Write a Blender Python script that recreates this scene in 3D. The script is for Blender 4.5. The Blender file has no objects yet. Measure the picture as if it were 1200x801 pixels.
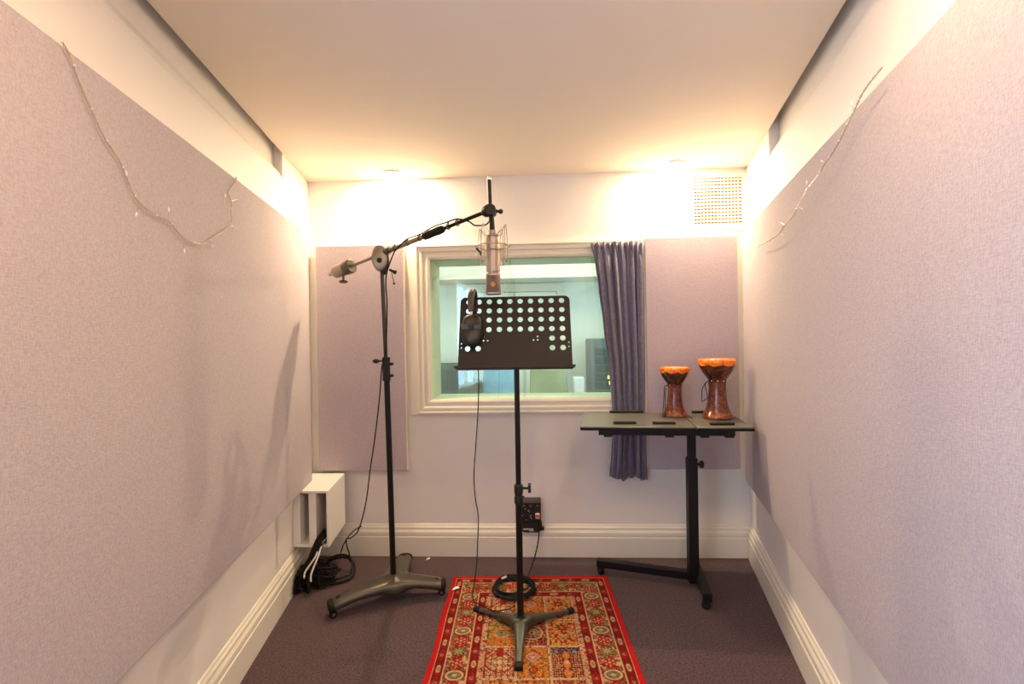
import bpy, bmesh, math, random
import numpy as np
from mathutils import Vector, Matrix
PI = math.pi
random.seed(7)
sc = bpy.context.scene
COL = sc.collection

# ---------------------------------------------------------------- camera
pitch, yaw, roll = math.radians(-0.2765), math.radians(-2.7593), math.radians(-0.9190)
fw = Vector((math.sin(yaw)*math.cos(pitch), math.cos(yaw)*math.cos(pitch), math.sin(pitch)))
r0 = Vector((math.cos(yaw), -math.sin(yaw), 0)); u0 = r0.cross(fw)
rr = r0*math.cos(roll) + u0*math.sin(roll); uu = -r0*math.sin(roll) + u0*math.cos(roll)
cam = bpy.data.cameras.new('camera'); camo = bpy.data.objects.new('camera', cam); COL.objects.link(camo)
cam.lens = 16.5; cam.sensor_width = 36; cam.clip_start = .02
camo.matrix_world = Matrix(((rr.x, uu.x, -fw.x, 0), (rr.y, uu.y, -fw.y, 0), (rr.z, uu.z, -fw.z, 1.22), (0, 0, 0, 1)))
sc.camera = camo
# ---------------------------------------------------------------- view, world, light levels
sc.view_settings.view_transform = 'Standard'; sc.view_settings.look = 'None'
sc.view_settings.gamma = 1; sc.view_settings.use_curve_mapping = False
sc.view_settings.exposure = 0.0
w = bpy.data.worlds.new('daylight'); sc.world = w; w.use_nodes = True
w.node_tree.nodes['Background'].inputs[0].default_value = (.48, .68, 1, 1)
w.node_tree.nodes['Background'].inputs[1].default_value = 8.0
BACK_W, FRONT_W, CONTROL_W = 17.5, 9.0, 25.0
WARM = (1.0, .62, .31); WARM_BACK = (1.0, .75, .47)
LAMPS_BACK = [(-.765, 2.555), (.765, 2.555)]
LAMPS_FRONT = [(-.28, .55), (.42, .75)]  # unseen fill lamps near the camera that warm the room

# ---------------------------------------------------------------- materials
def nodes(name):
    m = bpy.data.materials.new(name); m.use_nodes = True
    nt = m.node_tree; return m, nt, nt.nodes['Principled BSDF']
def mat(name, col, rough=.5, metal=0, bump=0, bscale=300, var=0, vscale=20, spec=.5, coat=0, sheen=0):
    m, nt, b = nodes(name)
    b.inputs['Base Color'].default_value = (*col, 1); b.inputs['Roughness'].default_value = rough
    b.inputs['Metallic'].default_value = metal; b.inputs['Specular IOR Level'].default_value = spec
    b.inputs['Coat Weight'].default_value = coat; b.inputs['Sheen Weight'].default_value = sheen
    tc = nt.nodes.new('ShaderNodeTexCoord')
    if var:
        n = nt.nodes.new('ShaderNodeTexNoise'); n.inputs['Scale'].default_value = vscale; n.inputs['Detail'].default_value = 4
        r = nt.nodes.new('ShaderNodeValToRGB')
        r.color_ramp.elements[0].position = .3; r.color_ramp.elements[1].position = .7
        r.color_ramp.elements[0].color = (*[c*(1-var) for c in col], 1)
        r.color_ramp.elements[1].color = (*[min(1, c*(1+var)) for c in col], 1)
        nt.links.new(tc.outputs['Object'], n.inputs['Vector']); nt.links.new(n.outputs[0], r.inputs[0])
        nt.links.new(r.outputs[0], b.inputs['Base Color'])
    if bump:
        n = nt.nodes.new('ShaderNodeTexNoise'); n.inputs['Scale'].default_value = bscale; n.inputs['Detail'].default_value = 3
        bp = nt.nodes.new('ShaderNodeBump'); bp.inputs['Strength'].default_value = bump; bp.inputs['Distance'].default_value = .002
        nt.links.new(tc.outputs['Object'], n.inputs['Vector']); nt.links.new(n.outputs[0], bp.inputs['Height'])
        nt.links.new(bp.outputs[0], b.inputs['Normal'])
    return m
def fabric(name, c1, c2, c3, s1=400, thread=420, mottle=True):
    """woven cloth: mixed coloured threads plus a fine weave bump"""
    m, nt, b = nodes(name); b.inputs['Roughness'].default_value = .95; b.inputs['Specular IOR Level'].default_value = .15
    L = nt.links.new
    tc = nt.nodes.new('ShaderNodeTexCoord')
    def stretched(scale, sx, sy, sz, detail=2):
        mp = nt.nodes.new('ShaderNodeMapping'); mp.inputs['Scale'].default_value = (sx, sy, sz)
        n = nt.nodes.new('ShaderNodeTexNoise'); n.inputs['Scale'].default_value = scale; n.inputs['Detail'].default_value = detail
        L(tc.outputs['Object'], mp.inputs[0]); L(mp.outputs[0], n.inputs['Vector']); return n
    a = stretched(s1, 1, 1, .22); c = stretched(s1, .22, .22, 1); e = stretched(s1*.55, 1, 1, 1, 5)
    r = nt.nodes.new('ShaderNodeValToRGB'); r.color_ramp.elements[0].position = .36; r.color_ramp.elements[1].position = .64
    r.color_ramp.elements[0].color = (*c1, 1); r.color_ramp.elements[1].color = (*c2, 1)
    L(a.outputs[0], r.inputs[0])
    r2 = nt.nodes.new('ShaderNodeValToRGB'); r2.color_ramp.elements[0].position = .36; r2.color_ramp.elements[1].position = .64
    r2.color_ramp.elements[0].color = (*c3, 1); r2.color_ramp.elements[1].color = (*c2, 1)
    L(c.outputs[0], r2.inputs[0])
    mx = nt.nodes.new('ShaderNodeMix'); mx.data_type = 'RGBA'
    rf = nt.nodes.new('ShaderNodeMapRange'); rf.inputs[1].default_value = .35; rf.inputs[2].default_value = .65
    L(e.outputs[0], rf.inputs[0]); L(rf.outputs[0], mx.inputs[0])
    L(r.outputs[0], mx.inputs[6]); L(r2.outputs[0], mx.inputs[7])
    L(mx.outputs[2], b.inputs['Base Color'])
    ad = nt.nodes.new('ShaderNodeMath'); ad.operation = 'ADD'; L(a.outputs[0], ad.inputs[0]); L(c.outputs[0], ad.inputs[1])
    bp = nt.nodes.new('ShaderNodeBump'); bp.inputs['Strength'].default_value = .5; bp.inputs['Distance'].default_value = .0015
    L(ad.outputs[0], bp.inputs['Height']); L(bp.outputs[0], b.inputs['Normal'])
    return m
def emit(name, col, s):
    m, nt, b = nodes(name); b.inputs['Base Color'].default_value = (*col, 1)
    b.inputs['Emission Color'].default_value = (*col, 1); b.inputs['Emission Strength'].default_value = s
    return m
def glass(name, tint, refl=.10):
    m = bpy.data.materials.new(name); m.use_nodes = True; nt = m.node_tree; nt.nodes.clear()
    o = nt.nodes.new('ShaderNodeOutputMaterial'); t = nt.nodes.new('ShaderNodeBsdfTransparent'); g = nt.nodes.new('ShaderNodeBsdfGlossy')
    t.inputs[0].default_value = (*tint, 1); g.inputs['Roughness'].default_value = .02; g.inputs[0].default_value = (.9, 1, .95, 1)
    mx = nt.nodes.new('ShaderNodeMixShader'); mx.inputs[0].default_value = refl
    nt.links.new(t.outputs[0], mx.inputs[1]); nt.links.new(g.outputs[0], mx.inputs[2]); nt.links.new(mx.outputs[0], o.inputs[0])
    return m

M = dict(
 wall=mat('warm_white_paint', (.85, .82, .78), .65, bump=.06, bscale=90),
 ceiling=mat('ceiling_paint', (.86, .77, .675), .8, bump=.12, bscale=160),
 trim=mat('cream_gloss_paint', (.84, .80, .70), .35),
 panel=fabric('lilac_panel_fabric', (.44, .37, .38), (.545, .50, .52), (.41, .395, .47)),
 panel_back=fabric('mauve_panel_fabric', (.44, .36, .40), (.56, .49, .53), (.45, .41, .49)),
 panel_edge=mat('cream_panel_edge', (.80, .74, .62), .6),
 carpet=mat('plum_carpet', (.080, .048, .054), .97, bump=1, bscale=300, var=.55, vscale=130, spec=.1, sheen=.15),
 black=mat('satin_black_metal', (.007, .006, .006), .42, .2, spec=.35),
 blackp=mat('black_plastic', (.010, .009, .009), .5, spec=.35),
 desk=mat('black_brown_plate', (.012, .007, .005), .5, .1, spec=.35, bump=.15, bscale=500),
 rubber=mat('black_rubber', (.006, .006, .006), .7, spec=.3),
 gun=mat('gunmetal_paint', (.085, .074, .055), .34, .5),
 alloy=mat('warm_grey_alloy', (.30, .265, .22), .38, .7),
 nickel=mat('champagne_nickel', (.42, .34, .29), .42, .7),
 grille=mat('bronze_grille_mesh', (.24, .17, .14), .5, .6, bump=.9, bscale=1400),
 chrome=mat('bright_chrome', (.8, .78, .75), .2, 1),
 basket=mat('nickel_basket_wire', (.42, .36, .31), .42, .8),
 orange_mark=mat('orange_badge', (.62, .27, .06), .4),
 curtain=mat('slate_purple_curtain_cloth', (.135, .125, .20), .40, bump=.3, bscale=220, var=.2, vscale=60, sheen=.3),
 tabletop=mat('grey_green_laminate', (.115, .110, .095), .33, bump=.05, bscale=400),
 tabledark=mat('table_rail_black', (.006, .005, .007), .45, spec=.3),
 white=mat('white_plastic', (.80, .79, .76), .45),
 ventw=mat('vent_cream_metal', (.78, .74, .66), .5),
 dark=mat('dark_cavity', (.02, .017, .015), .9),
 red=mat('red_plastic', (.55, .03, .02), .4),
 slider=mat('steel_slider', (.55, .50, .50), .35, .6),
 wire=mat('clear_copper_wire', (.50, .38, .30), .3, .3),
 bulb=mat('clear_plastic_bulb', (.85, .83, .85), .1, 0, coat=.6),
 band=mat('worn_olive_headband_pad', (.055, .045, .028), .5, bump=.4, bscale=500),
 whitecable=mat('white_cable', (.72, .68, .64), .5),
 reveal=mat('green_white_reveal_paint', (.56, .62, .47), .55),
 c_wall=mat('pale_green_white_paint', (.66, .67, .55), .7),
 c_cream=mat('cream_soffit_paint', (.62, .58, .46), .6),
 c_dark=mat('dark_teal_fabric', (.05, .085, .075), .8),
 c_blue=mat('sky_blue_cloth', (.12, .32, .46), .8, var=.15, vscale=9),
 c_green=mat('olive_green_cloth', (.20, .24, .11), .8, var=.3, vscale=6),
 c_floor=mat('grey_green_floor', (.2, .22, .18), .8),
 c_wood=mat('pale_desk_wood', (.55, .55, .33), .5),
)

# ---------------------------------------------------------------- mesh builder
ORIG = {}
class B:
    def __init__(s): s.v = []; s.f = []
    def add(s, vs, fs):
        n = len(s.v); s.v += [Vector(x) for x in vs]; s.f += [tuple(i+n for i in f) for f in fs]; return s
    def box(s, lo, hi, M_=None):
        x0, y0, z0 = lo; x1, y1, z1 = hi
        vs = [Vector(p) for p in ((x0,y0,z0),(x1,y0,z0),(x1,y1,z0),(x0,y1,z0),(x0,y0,z1),(x1,y0,z1),(x1,y1,z1),(x0,y1,z1))]
        if M_: vs = [M_ @ p for p in vs]
        return s.add(vs, [(3,2,1,0),(4,5,6,7),(0,1,5,4),(1,2,6,5),(2,3,7,6),(3,0,4,7)])
    def prism(s, pts, d):
        """closed outline pts (3-D, planar) swept by vector d"""
        n = len(pts); pts = [Vector(p) for p in pts]; d = Vector(d)
        s.add(pts + [p+d for p in pts], [tuple(range(n))[::-1], tuple(range(n, 2*n))] + [(i, (i+1) % n, n+(i+1) % n, n+i) for i in range(n)])
        return s
    def loft(s, rings, cap=True):
        n = len(rings[0]); k = len(rings)
        vs = [p for r in rings for p in r]
        fs = [(j*n+i, j*n+(i+1) % n, (j+1)*n+(i+1) % n, (j+1)*n+i) for j in range(k-1) for i in range(n)]
        if cap: fs += [tuple(range(n))[::-1], tuple(range((k-1)*n, k*n))]
        return s.add(vs, fs)
    def cyl(s, p0, p1, ra, rb=None, n=20):
        rb = ra if rb is None else rb
        p0, p1 = Vector(p0), Vector(p1); d = (p1-p0).normalized()
        a = d.orthogonal().normalized(); b = d.cross(a)
        return s.loft([[p + (a*math.cos(2*PI*i/n) + b*math.sin(2*PI*i/n))*r for i in range(n)] for p, r in ((p0, ra), (p1, rb))])
    def lathe(s, prof, o=(0,0,0), ax=(0,0,1), n=40, cap=True):
        """prof = [(radius, height)]"""
        ax = Vector(ax).normalized(); a = ax.orthogonal().normalized(); b = ax.cross(a); o = Vector(o)
        return s.loft([[o + ax*h + (a*math.cos(2*PI*i/n) + b*math.sin(2*PI*i/n))*max(r, 1e-4) for i in range(n)] for r, h in prof], cap)
    def tube(s, path, r, n=8, closed=False, sm=0):
        P = [Vector(p) for p in path]
        for _ in range(sm):       # corner cutting
            Q = [] if closed else [P[0]]
            m = len(P)
            for i in range(m if closed else m-1):
                p, q = P[i], P[(i+1) % m]; Q += [p.lerp(q, .25), p.lerp(q, .75)]
            P = Q if closed else Q+[P[-1]]
        m = len(P); rings = []; a = None
        for i in range(m):
            t = (P[(i+1) % m]-P[i-1]) if closed else (P[min(i+1, m-1)]-P[max(i-1, 0)])
            t = t.normalized() if t.length > 0 else Vector((0,0,1))
            a = t.orthogonal().normalized() if a is None else (a - t*a.dot(t)).normalized()
            b = t.cross(a)
            R_ = r[i] if isinstance(r, (list, tuple)) else r
            rings.append([P[i] + (a*math.cos(2*PI*k/n)+b*math.sin(2*PI*k/n))*R_ for k in range(n)])
        if closed: rings.append(rings[0]); return s.loft(rings, False)
        return s.loft(rings)
    def ball(s, c, r, n=12, sx=1, sy=1, sz=1):
        c = Vector(c)
        return s.loft([[c+Vector((math.cos(2*PI*i/n)*math.sin(t)*r*sx, math.sin(2*PI*i/n)*math.sin(t)*r*sy, math.cos(t)*r*sz)) for i in range(n)]
                       for t in [max(.02, min(PI-.02, PI*k/(n//2+2))) for k in range(n//2+3)]])
    def build(s, name, m, parent=None, smooth=True, bevel=0, ang=35, origin=None):
        me = bpy.data.meshes.new(name)
        vs = s.v
        lo = Vector([min(p[i] for p in vs) for i in range(3)]); hi = Vector([max(p[i] for p in vs) for i in range(3)])
        o = Vector(origin) if origin else Vector(((lo.x+hi.x)/2, (lo.y+hi.y)/2, lo.z))
        me.from_pydata([p-o for p in vs], [], s.f); me.validate()
        bm = bmesh.new(); bm.from_mesh(me); bmesh.ops.recalc_face_normals(bm, faces=bm.faces); bm.to_mesh(me); bm.free()
        me.materials.append(m if not isinstance(m, str) else M[m])
        if smooth:
            me.polygons.foreach_set('use_smooth', [True]*len(me.polygons)); me.set_sharp_from_angle(angle=math.radians(ang))
        ob = bpy.data.objects.new(name, me); COL.objects.link(ob); ORIG[ob.name] = o
        if parent: ob.parent = parent; ob.location = o - ORIG[parent.name]
        else: ob.location = o
        if bevel:
            md = ob.modifiers.new('bevel', 'BEVEL'); md.width = bevel; md.segments = 2; md.limit_method = 'ANGLE'; md.angle_limit = math.radians(40)
        return ob
def tag(o, label=None, cat=None, group=None, kind=None):
    if label: o['label'] = label
    if cat: o['category'] = cat
    if group: o['group'] = group
    if kind: o['kind'] = kind
    return o
def thing(name, loc, label, cat, group=None):
    o = bpy.data.objects.new(name, None); COL.objects.link(o); o.location = loc; o.empty_display_size = .05; ORIG[o.name] = Vector(loc)
    return tag(o, label, cat, group)
def struct(b, name, m, **k): return tag(b.build(name, m, **k), kind='structure')
def cr(pts, n=6):
    """Catmull-Rom through the points"""
    P = [Vector(p) for p in pts]; P = [P[0]*2-P[1]] + P + [P[-1]*2-P[-2]]; out = []
    for i in range(1, len(P)-2):
        for k in range(n):
            t = k/n; a, b, c, d = P[i-1:i+3]
            out.append(.5*((2*b)+(-a+c)*t+(2*a-5*b+4*c-d)*t*t+(-a+3*b-3*c+d)*t**3))
    return out+[P[-2]]

# ---------------------------------------------------------------- room shell
D, CH = 2.649, 2.145
XL, ML, XR, MR = -1.29, -.188, 1.178, .234
YF = -.75
def lx(y, t=0): return XL + t + ML*(y-D)
def rx(y, t=0): return XR - t + MR*(y-D)
WX0, WX1, WZ0, WZ1 = -.592, .545, .884, 1.686     # window opening
def outline(z, e=.25, y0=YF-.2, y1=D+.2): return [(lx(y0)-e, y0, z), (rx(y0)+e, y0, z), (rx(y1)+e, y1, z), (lx(y1)-e, y1, z)]
struct(B().prism([(lx(YF)-.1, YF, 0), (rx(YF)+.1, YF, 0), (rx(D)+.1, D+.02, 0), (lx(D)-.1, D+.02, 0)], (0, 0, -.1)), 'floor', 'carpet', smooth=False)
SLL, SLR, SZ = 2.23, 2.165, 2.055              # ends and lower lip of recesses added to make a shadow band under the ceiling
struct(B().prism([(lx(YF), YF-.05, CH), (rx(YF), YF-.05, CH), (rx(SLR), SLR, CH), (rx(SLR)+.1, SLR, CH), (rx(D)+.1, D+.02, CH), (lx(D)-.1, D+.02, CH), (lx(SLL)-.1, SLL, CH), (lx(SLL), SLL, CH)], (0, 0, .1)), 'ceiling', 'ceiling', smooth=False)
def shade_recess(b, X, sg, y1):
    def seg(pr):          # profile (offset outwards, z) swept along the wall
        return [[Vector((X(y)+sg*o_, y, z_)) for o_, z_ in pr] for y in (YF, y1)]
    b.loft(seg([(.0, SZ-.055), (.004, SZ-.03), (.014, SZ-.008), (.028, SZ+.008), (.045, SZ+.018), (.045, SZ-.2), (.0, SZ-.2)]))
    b.loft(seg([(.045, SZ-.2), (.045, CH+.1), (.13, CH+.1), (.13, SZ-.2)]))
    b.loft(seg([(-.06, CH+.1), (.13, CH+.1), (.13, CH+.13), (-.06, CH+.13)]))
VY0, VY1, VZ0, VZ1 = -.62, .30, .70, SZ-.2      # unseen window added in the left wall to throw cool light rightwards
b = B()
for a_, c_, z0_, z1_ in ((YF, VY0, 0, SZ-.2), (VY1, SLL, 0, SZ-.2), (VY0, VY1, 0, VZ0), (SLL, D, 0, CH)):
    b.prism([(lx(a_), a_, z0_), (lx(c_), c_, z0_), (lx(c_)-.12, c_, z0_), (lx(a_)-.12, a_, z0_)], (0, 0, z1_-z0_))
shade_recess(b, lx, -1, SLL)
struct(b, 'wall_left', 'wall', smooth=False)
def wbox(b, a_, c_, z0_, z1_, t0, t1): return b.prism([(lx(a_, t0), a_, z0_), (lx(c_, t0), c_, z0_), (lx(c_, t1), c_, z0_), (lx(a_, t1), a_, z0_)], (0, 0, z1_-z0_))
b = B()
wbox(b, VY0-.05, VY0, VZ0-.05, VZ1+.05, 0, .02); wbox(b, VY1, VY1+.05, VZ0-.05, VZ1+.05, 0, .02); wbox(b, VY0, VY1, VZ0-.05, VZ0, 0, .02); wbox(b, VY0, VY1, VZ1, VZ1+.05, 0, .02)
wbox(b, (VY0+VY1)/2-.015, (VY0+VY1)/2+.015, VZ0, VZ1, -.07, -.04)
struct(b, 'added_window', 'trim', smooth=False)
b = B()
for a_, c_, z1_ in ((YF, SLR, SZ-.2), (SLR, D, CH)): b.prism([(rx(a_), a_, 0), (rx(c_), c_, 0), (rx(c_)+.12, c_, 0), (rx(a_)+.12, a_, 0)], (0, 0, z1_))
shade_recess(b, rx, 1, SLR)
struct(b, 'wall_right', 'wall', smooth=False)
b = B()
T = .25
b.box((lx(D)-.12, D, 0), (WX0, D+T, CH)); b.box((WX1, D, 0), (rx(D)+.12, D+T, CH))
b.box((WX0, D, 0), (WX1, D+T, WZ0)); b.box((WX0, D, WZ1), (WX1, D+T, CH))
struct(b, 'wall_back', 'wall', smooth=False)
# wall behind the camera with a closed door
dx0, dx1, dz = -.52, .12, 2.0
struct(B().box((lx(YF)-.14, YF-.1, 0), (rx(YF)+.14, YF, CH+.13)), 'wall_front', 'wall', smooth=False)
b = B()
b.box((dx0-.05, YF, 0), (dx0, YF+.018, dz+.05)); b.box((dx1, YF, 0), (dx1+.05, YF+.018, dz+.05)); b.box((dx0, YF, dz), (dx1, YF+.018, dz+.05))
struct(b, 'trim_1', 'trim', smooth=False)
dr = tag(B().box((dx0+.003, YF+.001, .005), (dx1-.003, YF+.014, dz-.003)).build('door_1', 'trim', bevel=.002), kind='structure')
B().tube([(dx0+.06, YF+.014, 1.0), (dx0+.06, YF+.05, 1.0), (dx0+.16, YF+.05, 1.0)], .009).build('door_handle', 'chrome', dr)
# baseboards: (proud, height) profile
SK = [(0, 0), (.021, 0), (.021, .108), (.0175, .112), (.0175, .116), (.0195, .120), (.0185, .136), (.0135, .146), (.012, .150), (.012, .160), (.007, .168), (.004, .177), (0, .179)]
def skirt(name, p, q, nrm, ext=0):
    p, q, nrm = Vector(p), Vector(q), Vector(nrm).normalized(); d = (q-p).normalized()
    r1 = [p + nrm*a + Vector((0, 0, z)) for a, z in SK]; r2 = [q + nrm*a + Vector((0, 0, z)) for a, z in SK]
    struct(B().loft([r1, r2]), name, 'trim', smooth=False)
skirt('baseboard_back', (lx(D), D, 0), (rx(D), D, 0), (0, -1, 0))
skirt('baseboard_left', (lx(YF), YF, 0), (lx(D), D, 0), (1, .188, 0))
skirt('baseboard_right', (rx(YF), YF, 0), (rx(D), D, 0), (-1, .234, 0))
# window: moulded frame, reveal, two panes
def frame_loop(b, off, pr, z):   # ring of the moulding
    return [Vector((WX0-off, D-pr, WZ0-off)), Vector((WX1+off, D-pr, WZ0-off)), Vector((WX1+off, D-pr, WZ1+off)), Vector((WX0-off, D-pr, WZ1+off))]
prof = [(-.004, -.02), (-.004, .012), (.008, .018), (.014, .018), (.018, .012), (.034, .012), (.040, .024), (.050, .024), (.054, .017), (.062, .017), (.066, .030), (.076, .028), (.080, .0)]
b = B(); n0 = len(prof)
loops = [frame_loop(b, o, p, 0) for o, p in prof]
b.loft(loops, cap=False)
win = tag(b.build('window_1', 'trim', smooth=False), kind='structure')
b = B(); e = .006
y0, y1 = D+.004, D+T
for lo, hi in (((WX0, y0, WZ0), (WX0+e, y1, WZ1)), ((WX1-e, y0, WZ0), (WX1, y1, WZ1)), ((WX0+e, y0, WZ0), (WX1-e, y1, WZ0+e)), ((WX0+e, y0, WZ1-e), (WX1-e, y1, WZ1))): b.box(lo, hi)
b.build('window_reveal', 'reveal', win, smooth=False)
B().box((WX0+.006, D+.015, WZ0+.006), (WX1-.006, D+.021, WZ1-.006)).build('pane', glass('green_glass_front', (.94, .965, .925), .07), win, smooth=False)
B().box((WX0+.006, D+T-.03, WZ0+.006), (WX1-.006, D+T-.022, WZ1-.006)).build('pane', glass('green_glass_rear', (.93, .965, .92), .06), win, smooth=False)
# flat white board beside the left edge of the window frame
struct(B().box((-.712, D-.008, .80), (WX0-.078, D, 1.765)), 'trim_2', 'trim', bevel=.002)

# ---------------------------------------------------------------- control room beyond the glass
CY0, CY1 = D+T, 4.75
struct(B().box((-2.1, CY1, 0), (2.1, CY1+.1, 2.5)), 'wall_far', 'c_wall', smooth=False)
struct(B().box((-2.2, CY0, 0), (-2.1, CY1, 2.5)), 'wall_far_left', 'c_wall', smooth=False)
struct(B().box((2.1, CY0, 0), (2.2, CY1, 2.5)), 'wall_far_right', 'c_wall', smooth=False)
struct(B().box((-2.1, CY0, -.1), (2.1, CY1, 0)), 'floor', 'c_floor', smooth=False)
struct(B().box((-2.1, CY0, 2.4), (2.1, CY1, 2.5)), 'ceiling', 'c_cream', smooth=False)
struct(B().box((-.95, 4.35, 1.79), (2.1, CY1, 2.4)).box((-2.1, 4.35, 2.02), (-.95, CY1, 2.4)), 'trim_3', 'c_cream', smooth=False)
# wide cream door frame on the far wall
t = thing('double_door', (-.2, CY1-.02, 0), 'cream framed pale double door on the far wall beyond the glass', 'door')
b = B(); b.box((-.72, CY1-.05, 0), (-.62, CY1-.001, 1.78)); b.box((.23, CY1-.05, 0), (.31, CY1-.001, 1.78)); b.box((-.62, CY1-.05, 1.70), (.23, CY1-.001, 1.78))
b.build('door_frame', 'c_cream', t, smooth=False)
for x0, x1 in ((-.62, -.195), (-.195, .23)):
    lf = B().box((x0+.004, CY1-.035, .01), (x1-.004, CY1-.002, 1.695)).box((x0+.07, CY1-.042, 1.0), (x1-.07, CY1-.034, 1.6)).build('door_leaf', 'c_wall', t, bevel=.003)
# low dark sofa at left
t = thing('sofa', (-.85, 4.3, 0), 'dark green sofa in the room behind the glass, low at left', 'sofa')
B().box((-1.3, 4.05, .12), (-.58, 4.6, .44)).build('seat', 'c_dark', t, bevel=.05)
B().box((-1.3, 4.5, .3), (-.58, 4.7, 1.0)).build('backrest', 'c_dark', t, bevel=.06)
B().box((-.66, 4.03, .12), (-.52, 4.65, .84)).build('armrest', 'c_dark', t, bevel=.04)
B().box((-1.36, 4.03, .12), (-1.22, 4.65, .84)).build('armrest', 'c_dark', t, bevel=.04)
for x in (-1.28, -.60):
    for y in (4.1, 4.58): B().cyl((x, y, 0), (x, y, .13), .02).build('leg', 'black', t)
# blue high backed chair
def chair(nm, x, y, w_, h_, mm, label):
    t = thing(nm, (x, y, 0), label, 'chair')
    B().box((x-w_/2, y-.25, .40), (x+w_/2, y+.22, .50)).build('seat', mm, t, bevel=.03)
    B().prism([(x-w_/2, y+.16, .48), (x+w_/2, y+.16, .48), (x+w_/2*.92, y+.24, h_), (x-w_/2*.92, y+.24, h_)], (0, .05, 0)).build('backrest', mm, t, bevel=.02)
    for sx in (-1, 1):
        for dy in (-.22, .2): B().cyl((x+sx*(w_/2-.03), y+dy, 0), (x+sx*(w_/2-.03), y+dy, .41), .014).build('leg', 'black', t)
chair('upright_chair', -.33, 3.98, .30, .99, 'c_blue', 'sky blue high backed chair seen low through the glass')
chair('upright_chair', .12, 4.05, .36, .95, 'c_green', 'olive green chair seen through the glass, right of the blue chair')
# white loudspeaker box on a stand, equipment rack
t = thing('small_box', (.40, 4.3, 0), 'small white box on a stand beyond the glass, left of the dark rack', 'box')
B().box((.345, 4.2, .70), (.440, 4.34, .875)).build('body', 'white', t, bevel=.01)
B().cyl((.40, 4.27, 0), (.40, 4.27, .70), .015).build('stand', 'black', t); B().cyl((.40, 4.27, 0), (.40, 4.27, .02), .085).build('base', 'black', t)
t = thing('equipment_rack', (.72, 4.4, 0), 'tall dark equipment rack beside the curtain, seen through the glass', 'rack')
B().box((.50, 4.2, 0), (.95, 4.65, 1.22)).build('body', mat('rack_grey_green', (.10, .14, .125), .5), t, bevel=.01)
for i in range(7):
    z = .62+i*.075
    B().box((.53, 4.19, z), (.92, 4.205, z+.062)).build('module', mat('module_grey', (.05, .07, .06), .4), t, bevel=.002)
for i in range(4): B().box((.64+i*.012, 4.183, .86-i*.05), (.665+i*.012, 4.192, .89-i*.05)).build('indicator_light', emit('amber_light', (1, .75, .15), 2.0), t, smooth=False)
# ledge desk under the window on the far side
t = thing('mixing_desk', (0, 3.35, 0), 'pale wooden desk edge just beyond the window glass', 'desk')
B().box((-1.0, 3.15, .66), (1.1, 3.75, .70)).build('desktop', 'c_wood', t, bevel=.004)
for x in (-.95, 1.05): B().box((x-.03, 3.2, 0), (x+.03, 3.7, .66)).build('leg', 'c_wood', t, smooth=False)
t = thing('added_ceiling_light', (0, 3.7, 2.4), 'unseen ceiling light panel added to light the room behind the glass', 'light')
B().box((-.6, 3.45, 2.37), (.6, 3.95, 2.40)).build('housing', 'white', t, smooth=False)
B().box((-.56, 3.49, 2.362), (.56, 3.91, 2.37)).build('diffuser', emit('fill_diffuser', (.92, 1, .90), 3), t, smooth=False)
la = bpy.data.lights.new('control_room_light', 'AREA'); la.shape = 'RECTANGLE'; la.size = 1.1; la.size_y = .4; la.energy = CONTROL_W; la.color = (1, .97, .82)  # added lamp that brightens the room beyond the glass
lo_ = bpy.data.objects.new('control_room_light', la); COL.objects.link(lo_); lo_.location = (0, 3.7, 2.35)

# ---------------------------------------------------------------- downlights
def downlight(x, y, watt, col, label, s, blocker_hood):
    t = thing('ceiling_downlight', (x, y, CH), label, 'light')
    B().lathe([(.050, 0), (.050, -.0015), (.040, -.0025), (.038, 0)], (x, y, CH)).build('trim_ring', 'white', t)
    B().lathe([(.0375, 0), (.037, -.0008), (.001, -.001)], (x, y, CH-.0005)).build('lens', emit('lamp_glass', (1, .9, .72), s), t)
    # low hood round the lamp, added to shade the wall tops: all the way, or only on the room side so that the back wall is washed
    span = PI if not blocker_hood else math.radians(52); drop = .010 if not blocker_hood else .0085
    n = 48 if not blocker_hood else 20; rings = []
    for k in range(n+1):
        a = -PI/2-span+2*span*k/n; c_, s_ = math.cos(a), math.sin(a)
        rings.append([Vector((x+c_*r, y+s_*r, CH-h_)) for r, h_ in ((.055, .0), (.055, drop), (.0575, drop), (.0575, .0))])
    B().loft(rings).build('blocker_hood', 'white', t)
    l = bpy.data.lights.new('downlight_bulb', 'AREA'); l.shape = 'DISK'; l.size = .032; l.energy = watt; l.color = col
    o = bpy.data.objects.new('downlight_bulb', l); COL.objects.link(o); o.location = (x, y, CH-.003)
downlight(*LAMPS_BACK[0], BACK_W, WARM_BACK, 'glaring white downlight in the ceiling above the left back panel', 25, True)
downlight(*LAMPS_BACK[1], BACK_W, WARM_BACK, 'glaring white downlight in the ceiling above curtain, beside the vent', 25, True)
downlight(*LAMPS_FRONT[0], FRONT_W, WARM, 'unseen warm ceiling fill downlight over the left side of the booth, near the camera', 12, False)
downlight(*LAMPS_FRONT[1], FRONT_W, WARM, 'unseen warm ceiling fill downlight over the right side of the booth, near the camera', 12, False)

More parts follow.
